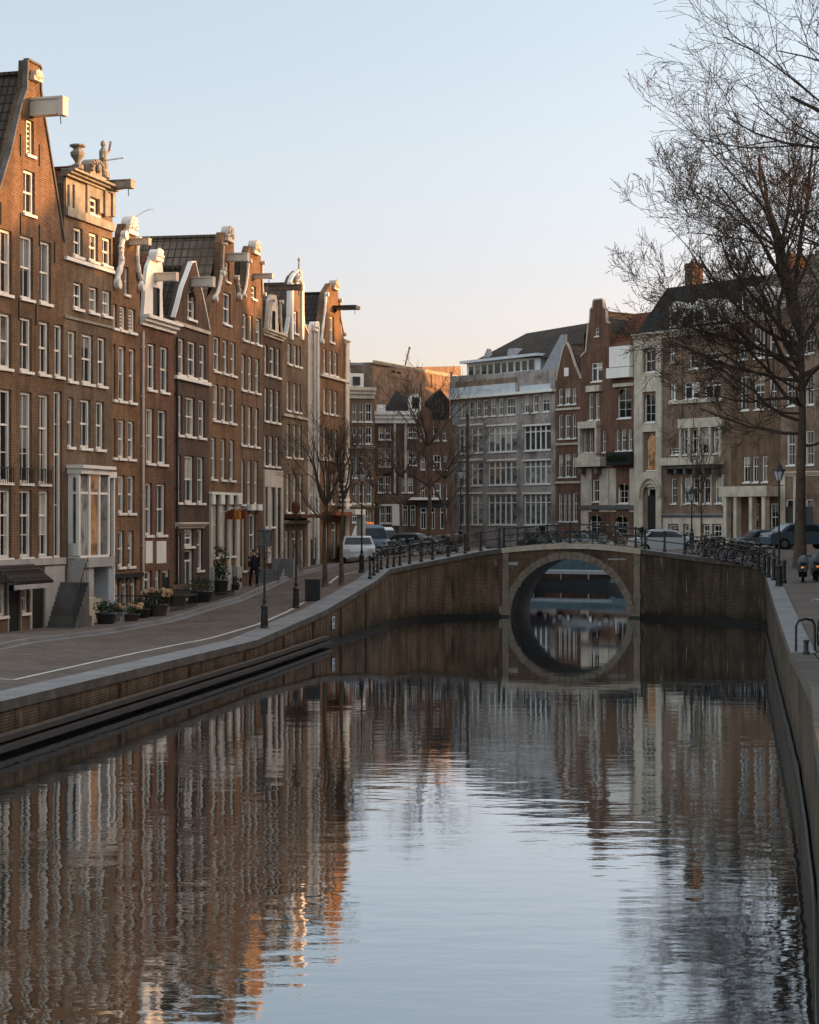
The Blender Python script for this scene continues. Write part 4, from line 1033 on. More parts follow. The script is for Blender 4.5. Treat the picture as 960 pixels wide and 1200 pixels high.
r2 = House('stone-trimmed brick house with stepped tower gable and a pale stone bay with balcony', RR(681), RR(714.5), 2.6,
    [(681,418),(687,412),(690,380),(691.5,378),(692.5,362),(695,361),(696,352),(706,351),(707.5,361),(710,362),(711,378),(714.5,379)], 'brick_red',
    rows=[(700,384,394,[(697.5,702)],'sash'),(700,425,447,[(693,706)],'triple'),(697,461,492,[(690,695),(698,703)]),(693,503,530,[(684,688.5),(690.5,694.5),(696.5,701)],'arch'),(706,505,530,[(706,710)]),(698,562,588,[(694.5,702.5)]),(698,603,625,[(691,706)],'arch')],
    roof=dict(kind='gable', ridge=(698,366), eave=(698,392), m='tile_dark', depth=10), coping='stone', cop_t=.12, group=GR)
r2.part('bay_front', 682, 684, 498, 534, -.5, 0, 'stone'); r2.part('bay_front', 701.5, 704, 498, 534, -.5, 0, 'stone'); r2.part('bay_front', 682, 704, 494, 502, -.55, 0, 'stone'); r2.part('bay_front', 682, 704, 531, 536, -.5, 0, 'stone')
r2.part('balcony', 680.5, 712, 536, 547, -.95, 0, 'stone'); r2.part('balcony_bracket', 684, 688, 547, 556, -.7, 0, 'stone_dark'); r2.part('balcony_bracket', 702, 706, 547, 556, -.7, 0, 'stone_dark')
r2.part('window_hood', 690, 706, 452, 459, -.4, 0, 'stone'); r2.part('stone_front', 681.5, 694, 549, 600, -.08, 0, 'stone'); r2.part('stone_front', 703, 714, 549, 600, -.08, 0, 'stone'); r2.band('string_course', 698, 592, 597, .2, 'stone_dark', step=False); r2.part('stone_front', 681.5, 690, 600, 640, -.08, 0, 'stone')
r2b = House('red-brown house with white box dormer and dark mansard roof beside the tower gable', RR(714.5), RR(744.5), 2.6,
    [(714.5,404),(744.5,400)], 'brick_red',
    rows=[(732,455,490,[(724,740)],'arch'),(732,503,528,[(722,726),(728,734),(736,741)]),(731,566,590,[(724,737)],'arch'),(731,604,626,[(720,737)],'arch')],
    roof=dict(kind='mansard', ridge=(730,366), eave=(730,404), m='tile_red', depth=10, setb=3), group=GR)
r2b.part('box_dormer', 719.5, 743.5, 406, 430, -.6, 0, 'white'); o = r2b.part('balcony', 717, 744, 431, 443, -.7, 0, 'white')
a = r2b.uz(728,427); o = link('window', frame_mesh(.75, 1.0, 'sash', 'white'), r2b.root, (a[0],-.68,a[1])); link('pane', pane_mesh(.71,.96,'glass'), o, (.02,.10,.02))
r2b.part('stone_trim', 720, 744, 449, 453, -.2, 0, 'stone'); r2b.part('balcony', 718, 744, 530, 545, -.8, 0, 'black'); r2b.part('stone_front', 714.8, 722.5, 549, 600, -.08, 0, 'stone'); r2b.part('stone_front', 738.5, 744, 549, 600, -.08, 0, 'stone'); r2b.band('string_course', 730, 592, 597, .2, 'stone_dark', step=False)
a = r2b.uz(731,538); b = MB()
for k in range(7): b.leafcloud((a[0]-1+k*.33,-.95,a[1]+.1+.1*(k%2)), (.28,.2,.3), 90, .07)
b.build('balcony_plants', 'leafg', r2b.root)
# big stone and brick house with slate roof
r3 = House('large brick house with slate roof and pale stone tower front', RR(744.5), RR(857), 2.6,
    [(744.5,391),(857,378)], 'brick_pale', name='town_mansion', cat='building',
    rows=[(762,410,436,[(756,768)],'sash'),(762,461,495,[(755.5,768)],'arch'),(763,508,551,[(758.5,769)],'arch'),(764,572,622,[(759,770)],'doord'),
          (789,403,425,[(785,791)]),(835,413,430,[(808,818),(824,844)],'sash'),(820,447,467,[(786,793),(802,820),(826,845)],'triple'),(822,502,532,[(800.5,808),(811,819.5),(822,832),(836,844)],'tall'),(790,525,533,[(786,796)],'sash'),
          (822,560,590,[(786.5,793),(802,810),(812,820),(824.5,832.5),(838,846.5)],'tall'),(822,615,630,[(784,796),(802,808),(824,832),(836,846)],'sash')],
    roof=dict(kind='mansard', ridge=(800,330), eave=(800,386), m='slate', depth=13, setb=4.0, chim=[(768,4.2,.95,1.9)]), group=GR)
r3.band('cornice', 800, 386, 394, .55, 'stone'); r3.part('tower_front', 745, 755, 394, 640, -.22, 0, 'stone'); r3.part('tower_front', 770.5, 777, 394, 640, -.22, 0, 'stone')
for (y0, y1) in ((394,408),(438,459),(497,506),(553,571)): r3.part('tower_front', 755, 770.5, y0, y1, -.22, 0, 'stone')
for i, (a, c) in enumerate(((508.5,551),)): 
    a0, c0 = r3.uz(759,551), r3.uz(768.7,510); b = MB(); b.quad((a0[0],.09,a0[1]),(c0[0],.09,a0[1]),(c0[0],.09,c0[1]),(a0[0],.09,c0[1])); b.build('amber_pane', 'glass_amber', r3.root)  # amber pane with slight emission over the arched opening
a = r3.uz(764.5,571); b = MB()
for k in range(2): 
    r0 = 1.0+.25*k; pts = [(a[0]-r0*math.cos(t*.2618), -.3-.05*k, a[1]-.9+(1.3+.4*k)*math.sin(t*.2618)) for t in range(13)]; b.tube(pts, .09, 6)
b.build('door_arch', 'stone', r3.root)
r3.part('balcony', 783, 848, 536, 545, -1.3, 0, 'stone'); r3.part('balcony', 785, 846, 545, 549, -1.0, 0, 'stone_dark')
for k in range(6): r3.part('balcony_bracket', 787+k*11, 790+k*11, 549, 556, -.9, 0, 'stone_dark')
for px in (798,808.7,820.3,832.8,844.5): r3.part('bay_pillar', px, px+2.2, 498, 536, -.25, 0, 'stone')
r3.part('bay_lintel', 797, 848, 490, 501, -.3, 0, 'stone')
for px in (799,810.4,820.8,833.3,847): r3.part('bay_pillar', px, px+1.8, 556, 593, -.12, 0, 'stone')
r3.band('string_course', 820, 602, 607, .35, 'stone_grey', r3.uz(778,500)[0]); r3.band('plinth', 820, 607, 614, .12, 'stone', r3.uz(778,500)[0], step=False)
for a, c in ((778,784),(796.5,801.5),(808.5,823.5),(832.5,835.5),(846.5,857)): r3.part('plinth', a, c, 614, 642, -.12, 0, 'stone')
r3.part('bay_lintel', 785, 848, 468, 472, -.2, 0, 'stone'); r3.part('bay_pillar', 795, 800, 398, 490, -.12, 0, 'brick_pale')
for (a, c, y0, y1, y) in ((782,794,361,385,.3),(809,823,358,380,.4),(825,840,357,379,.4),(846,852,362,378,.4)):
    u0, u1 = r3.uz(a,500)[0], r3.uz(c,500)[0]; z1, z0 = r3.uz((a+c)/2,y0)[1], r3.uz((a+c)/2,y1)[1]
    b = MB(); b.box(u0,u1,y,3.5,z0,z1); b.prism([(u0-.1,z1),(u1+.1,z1),((u0+u1)/2,z1+.6)], y-.1, 3.6); do = b.build('dormer', 'white', r3.root)
    o = link('window', frame_mesh(u1-u0-.4, z1-z0-.5, 'sash', 'white'), do, (u0+.2,y-.14,z0+.25)); link('pane', pane_mesh(u1-u0-.44, z1-z0-.54, 'glass'), o, (.02,.1,.02))
r4 = House('brick house with stone entrance porch half hidden by the big bare tree', RR(857), RR(915), 2.6,
    [(857,372),(915,360)], 'brick_brown', name='town_mansion', cat='building',
    rows=[(885,385,420,[(866,876),(884,896),(902,910)]),(885,440,480,[(868,878),(884,896),(902,910)]),(885,535,565,[(871,879),(882,889),(893,900)],'tall'),(885,590,632,[(880,889),(903,912)],'tall')],
    roof=dict(kind='mansard', ridge=(885,318), eave=(885,372), m='tile_brown', depth=13, setb=4.5, chim=[(872,5,1.4,1.5),(905,5,1.2,1.2)]), group=GR)
r4.band('cornice', 885, 368, 376, .5, 'stone'); r4.part('porch', 857.5, 914, 570, 582, -1.6, 0, 'stone')
for px in (862,874,892,907): r4.part('porch_pillar', px, px+3.6, 582, 640, -1.5, -.9, 'stone')
r4.part('porch_step', 860, 912, 632, 645, -1.7, -.0, 'stone')
for (a, c) in ((866,874),(890,898)):
    u0, u1 = r4.uz(a,500)[0], r4.uz(c,500)[0]; z1, z0 = r4.uz(a,345)[1], r4.uz(a,368)[1]; b = MB(); b.box(u0,u1,.4,3,z0,z1); b.prism([(u0-.1,z1),(u1+.1,z1),((u0+u1)/2,z1+.7)], .3, 3.1); do = b.build('dormer', 'white', r4.root)
    o = link('window', frame_mesh(u1-u0-.3, z1-z0-.4, 'sash', 'white'), do, (u0+.15,.26,z0+.2)); link('pane', pane_mesh(u1-u0-.34, z1-z0-.44, 'glass'), o, (.02,.1,.02))
r5 = House('pale stone and brick house at the right edge behind the big bare tree', RR(915), RR(1000), 2.6,
    [(915,356),(1000,338)], 'brick_pale', name='town_mansion', cat='building',
    rows=[(940,385,415,[(922,932),(944,954),(966,976)]),(940,440,475,[(922,932),(944,954),(966,976)]),(940,505,545,[(922,932),(944,954),(966,976)],'tall'),(940,585,635,[(921,930),(944,953)],'doord')],
    roof=dict(kind='mansard', ridge=(940,290), eave=(940,352), m='tile_brown', depth=13, setb=4.5, chim=[(930,5,1.6,2.0)]), group=GR)
r5.band('cornice', 950, 350, 358, .5, 'stone'); r5.part('stone_front', 915.5, 921, 558, 642, -.1, 0, 'stone'); r5.part('stone_front', 930.5, 943.5, 558, 642, -.1, 0, 'stone'); r5.band('string_course', 950, 552, 558, .3, 'stone')

# ------------------------------------------------------------------ houses straight ahead, beyond the end of the left row
GB = 'distant houses in the gap beyond the left row'
BB = rowline(480, 168, -.35)
b1 = House('distant brick corner house with pale stone cornice just right of the left row', (wx(400,156.6),156.6), (wx(439,157.6),157.6), 2.5,
    [(400,455),(439,453)], 'brick_brown', rows=[(425,472,494,[(413,418),(421,426),(428.5,436)]),(425,500,520,[(413,418),(421,426),(428.5,436)]),(425,532,560,[(413,418),(421,426),(430,436)],'tall'),(425,568,590,[(413,418),(421,427),(430,436)]),(425,598,612,[(413,419),(427,432),(433,437)])],
    roof=dict(kind='flat', eave=(420,455), m='lead', depth=9), group=GB)
b1.band('cornice', 424, 454, 467, .5, 'stone'); b1.band('string_course', 424, 523, 526, .2, 'stone'); b1.band('string_course', 424, 591, 594, .2, 'stone'); b1.part('roof_room', 417, 433, 436, 455, 1.5, 5, 'white'); b1.part('roof_window', 420, 428, 440, 450, 1.3, 1.5, 'black'); b1.part('roof_room', 411, 424, 418, 440, 3, 7, 'grey_paint'); b1.part('roof_slab', 412, 438, 422, 425, 2.6, 7.5, 'stone_grey')
b2 = House('distant house with white cornice, hipped dark roof and round-topped dormer', (wx(439,164.1),164.1), (wx(489,164.3),164.3), 2.5,
    [(439,488),(489,486)], 'brick_dark', rows=[(450,500,515,[(444,451),(451.5,458)],'sash'),(450,525,547,[(444,451),(451.5,458)]),(450,558,577,[(443,450),(451,458)]),(450,591,613,[(445,451.5),(452,459)]),
          (475,500,513,[(478,484),(485,488.5)]),(475,527,545,[(478,484),(485,488.5)]),(475,560,577,[(471,476),(478,484)]),(475,592,616,[(472,478),(481,487)],'door')],
    roof=dict(kind='flat', eave=(460,488), m='lead', depth=9), group=GB)
b2.band('cornice', 462, 482, 496, .5, 'white'); b2.part('shop_board', 440, 488, 580, 590, -.15, 0, 'brick_grey'); b2.part('balcony_rail', 443, 459, 548, 555, -.3, 0, 'black'); b2.part('painted_front', 443.5, 472, 590.5, 593, -.1, 0, 'white'); b2.part('painted_front', 459.5, 471, 593, 616, -.1, 0, 'white')
for a, c in ((461.5,464),(474,477)): b2.part('pilaster', a, c, 496, 578, -.1, 0, 'stone')
z0 = b2.uz(462,483)[1]; z1 = b2.uz(462,455)[1]; ua, ub, uc, ud = [b2.uz(x,500)[0] for x in (449,466,487,470)]
b = MB(); b.quad((ua,0.1,z0),(uc,0.1,z0),(ud,4,z1),(ub,4,z1)); b.tri((ua,.1,z0),(ub,4,z1),(ua,8,z0)); b.tri((uc,.1,z0),(ud,4,z1),(uc,8,z0)); b.quad((ub,4,z1),(ud,4,z1),(uc,8,z0),(ua,8,z0)); b.build('roof', 'slate', b2.root)
b2.part('chimney', 442, 452, 474, 484, .2, 1.2, 'white'); u, z = b2.uz(490,482)
b = MB(); u, z = b2.uz(486.5,483); b.prism([(u-.55,z)]+[(u-.55*math.cos(t*math.pi/8), z+1.1+.55*math.sin(t*math.pi/8)) for t in range(9)]+[(u+.55,z)], .0, 2); do = b.build('dormer', 'white', b2.root); b = MB(); b.box(u-.28,u+.28,-.03,-.01,z+.3,z+1.3); b.build('pane', 'glass', do)
b3 = House('distant red-brown brick house with black pointed roof behind the bare tree', (wx(489,164.3),164.3), (wx(530,164.6),164.6), 2.5,
    [(489,472),(530,492)], 'brick_red', rows=[(505,500,516,[(493,498),(508,514),(519,523)]),(505,533,550,[(493,498),(508,517),(520,524)]),(505,566,584,[(493,498),(508,517),(520,524)]),(505,595,620,[(493,500),(504,510),(516,524)],'door')],
    roof=dict(kind='flat', eave=(509,490), m='lead', depth=9), group=GB)
b3.part('awning', 478, 515, 583, 586, -.9, 0, 'white'); b3.part('shop_front', 490, 526, 586, 594, -.1, 0, 'black')
a, c, t = b3.uz(506,500)[0], b3.uz(527,500)[0], b3.uz(516,456); b = MB(); zz = b3.uz(516,492)[1]; b.prism([(a,zz),(c,zz),(c,t[1]-1),(t[0],t[1]),(a,t[1]-.8)], -.05, 6); b.build('roof', 'slate', b3.root)
b4 = House('distant plain brick block catching sunlight above the lower roofs', (wx(438,176),176), (wx(540,196),196), 2.5,
    [(438,431),(540,429)], 'brick_sun' if 'brick_sun' in M else 'brick_pale', rows=[(470,436,438.5,[(459,463),(465,470)],'void')], roof=dict(kind='flat', eave=(480,432), m='lead', depth=12), group=GB, cat='building', name='office_building')
b4.band('roof_edge', 480, 430, 433, .2, 'stone'); b4.part('wall_panel', 505, 526, 441, 456, -.1, 0, 'brick_pale')
M['car_glass'] = mat('car_glass', (.015,.02,.022), .08, var=.1)
M['paint_white'] = mat('white_car_paint', (.48,.50,.50), .3, var=.05); M['paint_grey'] = mat('grey_car_paint', (.10,.12,.13), .3, .2, var=.05); M['paint_blue'] = mat('grey_blue_car_paint', (.07,.11,.14), .3, .2, var=.05); M['paint_black'] = mat('black_car_paint', (.012,.013,.015), .25, var=.05); M['paint_red'] =  mat('dark_red_car_paint', (.12,.02,.015), .3, var=.05)
# ------------------------------------------------------------------ houses on the right bank beside the viewer (out of frame, they shade the canal)
def plain(label, P0, P1, zb, H_, RH, wall):
    d = Vector(P1)-Vector(P0); L = d.length; r = thing('canal_house', label, 'house', (P0[0],P0[1],0), math.atan2(d.y,d.x), 'houses on the right bank beside the viewer')
    D = 10; holes = []; n = max(2, int(L/1.9)); nf = int(H_/3.3)
    for f in range(nf):
        for k in range(n):
            a = L*(k+.25)/n; c = L*(k+.75)/n; z = zb+.8+f*H_/nf; holes.append([(a,z),(c,z),(c,z+1.9),(a,z+1.9)])
    b = MB(); b.face([(0,zb-.5),(L,zb-.5),(L,zb+H_),(L/2+.8,zb+H_+RH),(L/2-.8,zb+H_+RH),(0,zb+H_)], 0, holes)
    for h in holes:
        for i in range(4): a, c = h[i], h[(i+1)%4]; b.quad((a[0],0,a[1]),(c[0],0,c[1]),(c[0],.15,c[1]),(a[0],.15,a[1]))
    b.prism([(.01,zb-.5),(L-.01,zb-.5),(L-.01,zb+H_),(L/2,zb+H_+RH-.3),(.01,zb+H_)], .2, D); b.build('wall', wall, r)
    for h in holes:
        o = link('window', frame_mesh(h[1][0]-h[0][0], 1.9, 'sash', 'white'), r, (h[0][0],0,h[0][1])); link('pane', pane_mesh(h[1][0]-h[0][0]-.04, 1.86, 'glass'), o, (.02,.105,.02))
    b = MB()
    for a, c in (((0,zb+H_),(L/2,zb+H_+RH-.2)),((L/2,zb+H_+RH-.2),(L,zb+H_))): b.prism([a,c,(c[0],c[1]+.12),(a[0],a[1]+.12)], .35, D)
    b.build('roof', 'tile_dark', r)
Y = 139.5; k = 0  # row extended past the bridge with unseen houses added to block the sun
spec = [(8,16,3,'brick_warm','unseen warm brick house added to block sun far beyond the bridge, outermost'),(8,15.5,3,'brick_brown','unseen brown brick house added to block sun far beyond the bridge, second from outside'),(8.5,16.5,3,'brick_pale','unseen pale brick house added to block sun far beyond the bridge, third from outside'),(8,15.5,3,'brick_brown','unseen brown brick house added beyond the bridge to block sun, first of the row'),(8,16,3,'brick_dark','unseen dark brick house added beyond the bridge to block sun, second of the row'),(8.8,15,3,'brick_grey','unseen grey-brown house added beyond the bridge to block sun, third of the row'),(6.5,15.5,3.0,'brick_brown','brown brick house nearest the bridge corner on the right bank'),(5.5,14,3.5,'brick_dark','dark brick house second from the bridge corner on the right bank'),(6,16,2.5,'brick_warm','warm brick house third from the bridge corner on the right bank'),
        (6.5,14.5,3,'brick_grey','grey-brown house fourth from the bridge corner on the right bank'),(5.5,16,3,'brick_brown','brown brick house fifth from the bridge corner on the right bank'),(7,15,3,'brick_pale','pale brick house sixth from the bridge corner on the right bank'),
        (6,16.5,2.5,'brick_dark','dark brick house seventh from the bridge corner on the right bank'),(7,15,3.2,'brick_warm','warm brick house eighth from the bridge corner on the right bank'),(8,16,3,'brick_grey','grey-brown house ninth from the bridge corner on the right bank'),(8,15,3,'brick_brown','brown brick house tenth from the bridge corner on the right bank')]
for (wd, H_, RH, wall, lab) in spec:
    y1 = Y-wd; X0, X1 = 28.5-(90-Y)*.19, 28.5-(90-y1)*.19
    plain(lab, (X0, Y), (X1, y1), 2.2, H_+OCC, RH, wall); Y = y1-.02

# ------------------------------------------------------------------ bare trees
def grow(b, tips, p, d, ln, r, lvl, maxl, rnd, up=.12, spread=.55, nseg=5, kids=(3,5), shrink=.68, n0=6, bud=False, twig=.006, wob=.16):
    path = [p.copy()]; rads = [r]; dd = d.normalized(); q = p.copy()
    for i in range(nseg):
        dd = (dd+Vector((rnd.gauss(0,wob), rnd.gauss(0,wob), rnd.gauss(0,wob*.7)+up))).normalized()
        q = q+dd*ln/nseg; path.append(q.copy()); rads.append(max(r*(1-.62*(i+1)/nseg), twig))
    b.tube(path, rads, n0 if lvl == 0 else (5 if lvl == 1 else (4 if lvl == 2 else 3)), 0, False)
    if lvl >= maxl:
        tips.append(q); 
        if bud:
            for t in (path[-1], path[-2], path[-3]): tips.append(t)
        return
    k = rnd.randint(*kids)+(1 if lvl >= 1 else 0)
    for j in range(k):
        f = .25+.75*(j+rnd.random()*.6)/k; f = min(f, 1.0)
        i = min(int(f*nseg), nseg-1); pp = path[i].lerp(path[i+1], f*nseg-i)
        base = (path[i+1]-path[i]).normalized(); ax = base.orthogonal().normalized(); ax.rotate(Matrix.Rotation(rnd.uniform(0,6.283), 3, base))
        ang = rnd.uniform(.5,1.15)*spread*(1.1 if f < .9 else .6)
        nd = (base*math.cos(ang)+ax*math.sin(ang)).normalized()
        grow(b, tips, pp, nd, ln*shrink*rnd.uniform(.75,1.15)*(1.08-.3*f), max(rads[i]*rnd.uniform(.5,.72), twig), lvl+1, maxl, rnd, up*.85, spread, max(3, nseg-1), kids, shrink, n0, bud, twig, wob)
def tree(label, loc, h, r, limbs, seed, maxl=4, up=.1, spread=.6, kids=(3,5), bud=False, group=None, first=.3, lean=(0,0), twig=.008, llen=.45, shrink=.66):
    rnd = random.Random(seed); t = thing('bare_tree', label, 'tree', loc, 0, group)
    b = MB(); path = []; rads = []
    for i in range(9):
        f = i/8; path.append(Vector((lean[0]*f+math.sin(f*5+seed)*r*.5*f, lean[1]*f, h*f*.62))); rads.append(r*(1.35 if i == 0 else 1-.62*f))
    b.tube(path, rads, 10, 0, True); b.build('trunk', 'bark', t, smooth=True)
    c = MB(); tips = []
    for k, lm in enumerate(limbs):
        f, az, el, ln, rr = lm; i = min(int(f*8), 7); p = path[i].lerp(path[i+1], f*8-i); d = Vector((math.cos(az)*math.cos(el), math.sin(az)*math.cos(el), math.sin(el)))
        grow(c, tips, p, d, ln, rr, 0, maxl, rnd, up, spread, 6, kids, shrink, 7, bud, twig)
    if bud:
        for q in tips:
            if rnd.random() < .8: 
                s = twig*rnd.uniform(1.6,3.2); c.quad(q+Vector((s,0,0)), q+Vector((0,s,s)), q-Vector((s,0,0)), q-Vector((0,s,s))); c.quad(q+Vector((0,s,0)), q+Vector((s,0,s)), q-Vector((0,s,0)), q-Vector((s,0,s)))
    c.build('crown', 'twig', t)
    return t
PI = math.pi
# big tree on the right corner beyond the scooters
lim = [(.98,PI*.5,1.35,9.5,.17),(.95,PI*1.02,1.2,7.4,.16),(.85,PI*.95,.85,6.0,.15),(.75,PI*1.08,.55,5.2,.13),(.66,PI*.9,.32,5.5,.11),(.92,PI*1.5,1.0,6.5,.13),(.9,0.1,.95,7.0,.15),(.78,.5,.6,6.5,.13),(.72,PI*1.6,.6,5.5,.1),(.8,PI*.6,.7,6,.12),(.97,PI*1.2,1.35,8.8,.16),(.98,PI*.8,1.35,8.0,.13),(.55,PI*1.0,.06,5.2,.09),(.72,PI*1.12,.22,5.2,.07),(.63,PI*.93,.16,5.5,.07),(.8,PI*1.0,.35,5.6,.08),(.66,PI*1.3,.25,5.0,.07),(.60,PI*1.04,.10,6.2,.09),(.76,PI*.97,.05,6.6,.09),(.69,PI*.88,.0,6.0,.09),(.84,PI*1.0,.12,6.8,.10),(.9,PI*.95,.3,6.8,.11),(.5,.2,.2,4,.08),(.99,.6,1.3,9.0,.15),(.88,PI*1.25,.8,6.5,.13)]
tree('big bare tree on the right corner, its thick trunk behind the parked scooters', (19.05,91.5,2.7), 19.5, .30, lim, 11, maxl=5, up=.09, spread=.68, kids=(2,3), bud=True, twig=.010, shrink=.70)
# nearer tree off the right edge whose branches reach into the sky
lim = [(.98,PI*.98,1.05,7.0,.13),(.93,PI*1.0,.80,7.5,.12),(.86,PI*.95,.62,7.2,.11),(.99,PI*.5,1.3,6,.12),(.95,.2,1.0,6,.12),(.9,PI*1.4,.9,5.5,.1),(.8,PI*.7,.6,6,.1),(.97,PI*1.15,1.2,6.5,.12),(.99,PI*.85,1.3,6.5,.12),(.78,PI*1.02,.42,6.5,.085),(.7,PI*.9,.25,5.5,.075),(.72,PI*1.15,.35,5.5,.07)]
tree('near bare tree at the right edge whose twigs hang into the upper sky', (17.8,50,2.2), 17.5, .27, lim+[(.8,PI*1.0,.55,9.0,.09),(.72,PI*.95,.42,8.5,.08),(.64,PI*1.05,.5,8.0,.08),(.95,PI*1.0,.95,9.0,.13),(.9,PI*.97,.75,9.0,.12),(.84,PI*1.03,.6,8.5,.11),(.97,PI*1.06,1.1,9,.12)], 5, maxl=5, up=.04, spread=.68, kids=(2,3), bud=True, twig=.0055)
# trees on the left quay
def gl(px, py): return ground_at(px, py)
p = gl(381, 688); lim = [(.98,a*PI/4,1.15-.08*(a%3),3.2,.045) for a in range(8)]+[(.8,PI*1.1,.7,3,.04),(.8,0,.7,3,.04),(.7,PI*.6,.6,2.6,.05),(.72,PI*1.6,.6,2.6,.05)]
tree('bare young tree on the left quay right of the black bin', tuple(p), 6.2, .13, lim, 21, maxl=4, up=.12, spread=.6, kids=(2,3), twig=.005, bud=True, group='bare trees on the left quay')
p = gl(400.5, 686); t2 = tree('slim bare tree on the left quay in front of the end house', tuple(p), 6.6, .12, [(.98,a*PI/3,1.25,2.4,.05) for a in range(6)], 22, maxl=3, up=.18, spread=.4, kids=(2,3), twig=.007, group='bare trees on the left quay')
for i, (px, Y, h, lab) in enumerate(((503,112,11.5,'bare tree with wide crown left of the bridge, before the distant houses'),(470,128,9,'smaller bare tree behind the railing, left of the wide-crowned one'),(522,121,8.5,'smaller bare tree behind the bridge ramp, right of the wide-crowned one'),(437,140,8,'faint bare tree far down the left street behind the vans'))):
    X = wx(px, Y); lim = [(.95,a*PI/4.5,.95-.12*(a%3),h*.34,.05) for a in range(9)]+[(.62,PI*1.1,.5,h*.3,.07),(.62,0,.5,h*.3,.07)]
    tree(lab, (X, Y, 2.75), h, .16, lim, 31+i, maxl=3, up=.10, spread=.65, kids=(2,3), twig=.008, bud=True, group='bare trees beyond the left quay')
p = (wx(822,118),118,2.9); tree('thin young tree in front of the stone bays beyond the bicycles', p, 7, .08, [(.9,a*PI/3,1.2,2.6,.04) for a in range(6)]+[(.6,a*PI/2,.9,1.8,.03) for a in range(4)], 44, maxl=2, up=.15, spread=.4, kids=(3,4), twig=.01)

# ------------------------------------------------------------------ street lamps
def lamp(label, loc, h, kind, group='cast iron street lamps', s=1.0):
    t = thing('street_lamp', label, 'street lamp', loc, 0, group)
    b = MB(); b.lathe([(.17,0),(.17,.06),(.135,.10),(.125,.5),(.115,.74),(.14,.78),(.14,.82),(.085,.88),(.06,.94),(.075,1.0),(.075,1.05),(.045,1.12),(.036,h*.55),(.05,h*.56),(.05,h*.575),(.034,h*.59),(.03,h*.83),(.05,h*.84),(.03,h*.86)], n=12)
    b.build('post', 'lamp_iron', t, smooth=False)
    z = h*.80
    if kind == 'box':      # square hooded lantern on scroll brackets
        b = MB()
        for k in range(4):
            a = k*PI/2+.4; b.tube([(0,0,z-.12),(math.cos(a)*.22,math.sin(a)*.22,z-.1),(math.cos(a)*.26,math.sin(a)*.26,z+.06),(math.cos(a)*.16,math.sin(a)*.16,z+.14)], .014, 5)
            b.tube([(0,0,z-.40),(math.cos(a)*.16,math.sin(a)*.16,z-.25),(math.cos(a)*.24,math.sin(a)*.24,z-.08)], .012, 5)
        b.build('scroll_bracket', 'lamp_iron', t)
        b = MB(); b.lathe([(.15,0),(.235,.03),(.25,.56),(.22,.60)], (0,0,z+.12), 4); b.build('lantern', 'smoke_glass', t)
        b = MB(); b.lathe([(.27,0),(.275,.03),(.05,.10),(.03,.14)], (0,0,z+.70), 4)
        for k in range(4):
            a = k*PI/2; b.tube([(math.cos(a)*.235,math.sin(a)*.235,z+.14),(math.cos(a)*.25,math.sin(a)*.25,z+.71)], .016, 4)
        b.build('lantern_cap', 'lamp_iron', t)
    elif kind == 'rust':   # rusty round hood
        b = MB(); b.lathe([(.05,0),(.15,.05),(.19,.30),(.17,.42),(.08,.50),(.03,.58)], (0,0,h*.86), 10); b.build('lantern', 'rust', t)
        b = MB(); b.tube([(-.22,0,h*.82),(.22,0,h*.82)], .014, 5); b.build('cross_bar', 'lamp_iron', t)
    elif kind == 'crown':  # crown lantern of frosted glass
        z = h*.85; b = MB(); b.lathe([(.09,0),(.20,.34),(.21,.36)], (0,0,z), 6); b.build('lantern', 'lampglass', t)
        b = MB(); b.lathe([(.24,0),(.25,.03),(.17,.10),(.12,.22),(.06,.28),(.02,.38)], (0,0,z+.36), 6)
        for k in range(6):
            a = k*PI/3; b.tube([(math.cos(a)*.09,math.sin(a)*.09,z),(math.cos(a)*.21,math.sin(a)*.21,z+.37)], .012, 4); b.blob((math.cos(a)*.23,math.sin(a)*.23,z+.44), .03)
        b.build('lantern_cap', 'lamp_iron', t)
        b = MB(); b.tube([(-.25,0,z-.2),(.25,0,z-.2)], .013, 5); b.build('ladder_bar', 'lamp_iron', t)
    return t
M['lamp_iron'] = mat('lamp_iron', (.022,.020,.018), .5, .2, var=.5, scale=4)
p = gl(310, 737); lamp('nearest black lamp post on the left quay with square smoked lantern', tuple(p), (737-619)*p.y/F-.08, 'box')
p = gl(347, 713); lamp('second lamp post on the left quay with rust-red hood', tuple(p), (713-584)*p.y/F, 'rust')
p = gl(424, 671); lamp('third lamp post on the left quay, just before the railing begins', tuple(p), (671-545)*p.y/F, 'crown')
p = (wx(913,74), 74, right_z(74)); lamp('lamp post with pale glass lantern at the right bridge corner', p, (608+(CH-p[2])*F/74-541)*74/F, 'crown')
p = (wx(540,103), 103.2, 3.68); lamp('slim lamp post standing on the left end of the bridge', p, 4.4, 'crown')
p = (wx(808,99), 98.2, 3.6); lamp('thin lamp post among the railings right of the bridge arch', p, 3.0, 'crown')
p = (wx(702,110), 108, 3.0)
p = (wx(548,130), 130, 2.7); b = MB(); b.lathe([(.2,0),(.2,.6),(.13,.7),(.11,9.6),(.13,9.7),(.03,9.9)], n=10); o = b.build('tram_pole', 'lamp_iron', None, p); tag(o, 'tall plain dark pole rising in front of the wide block with white windows', 'pole')
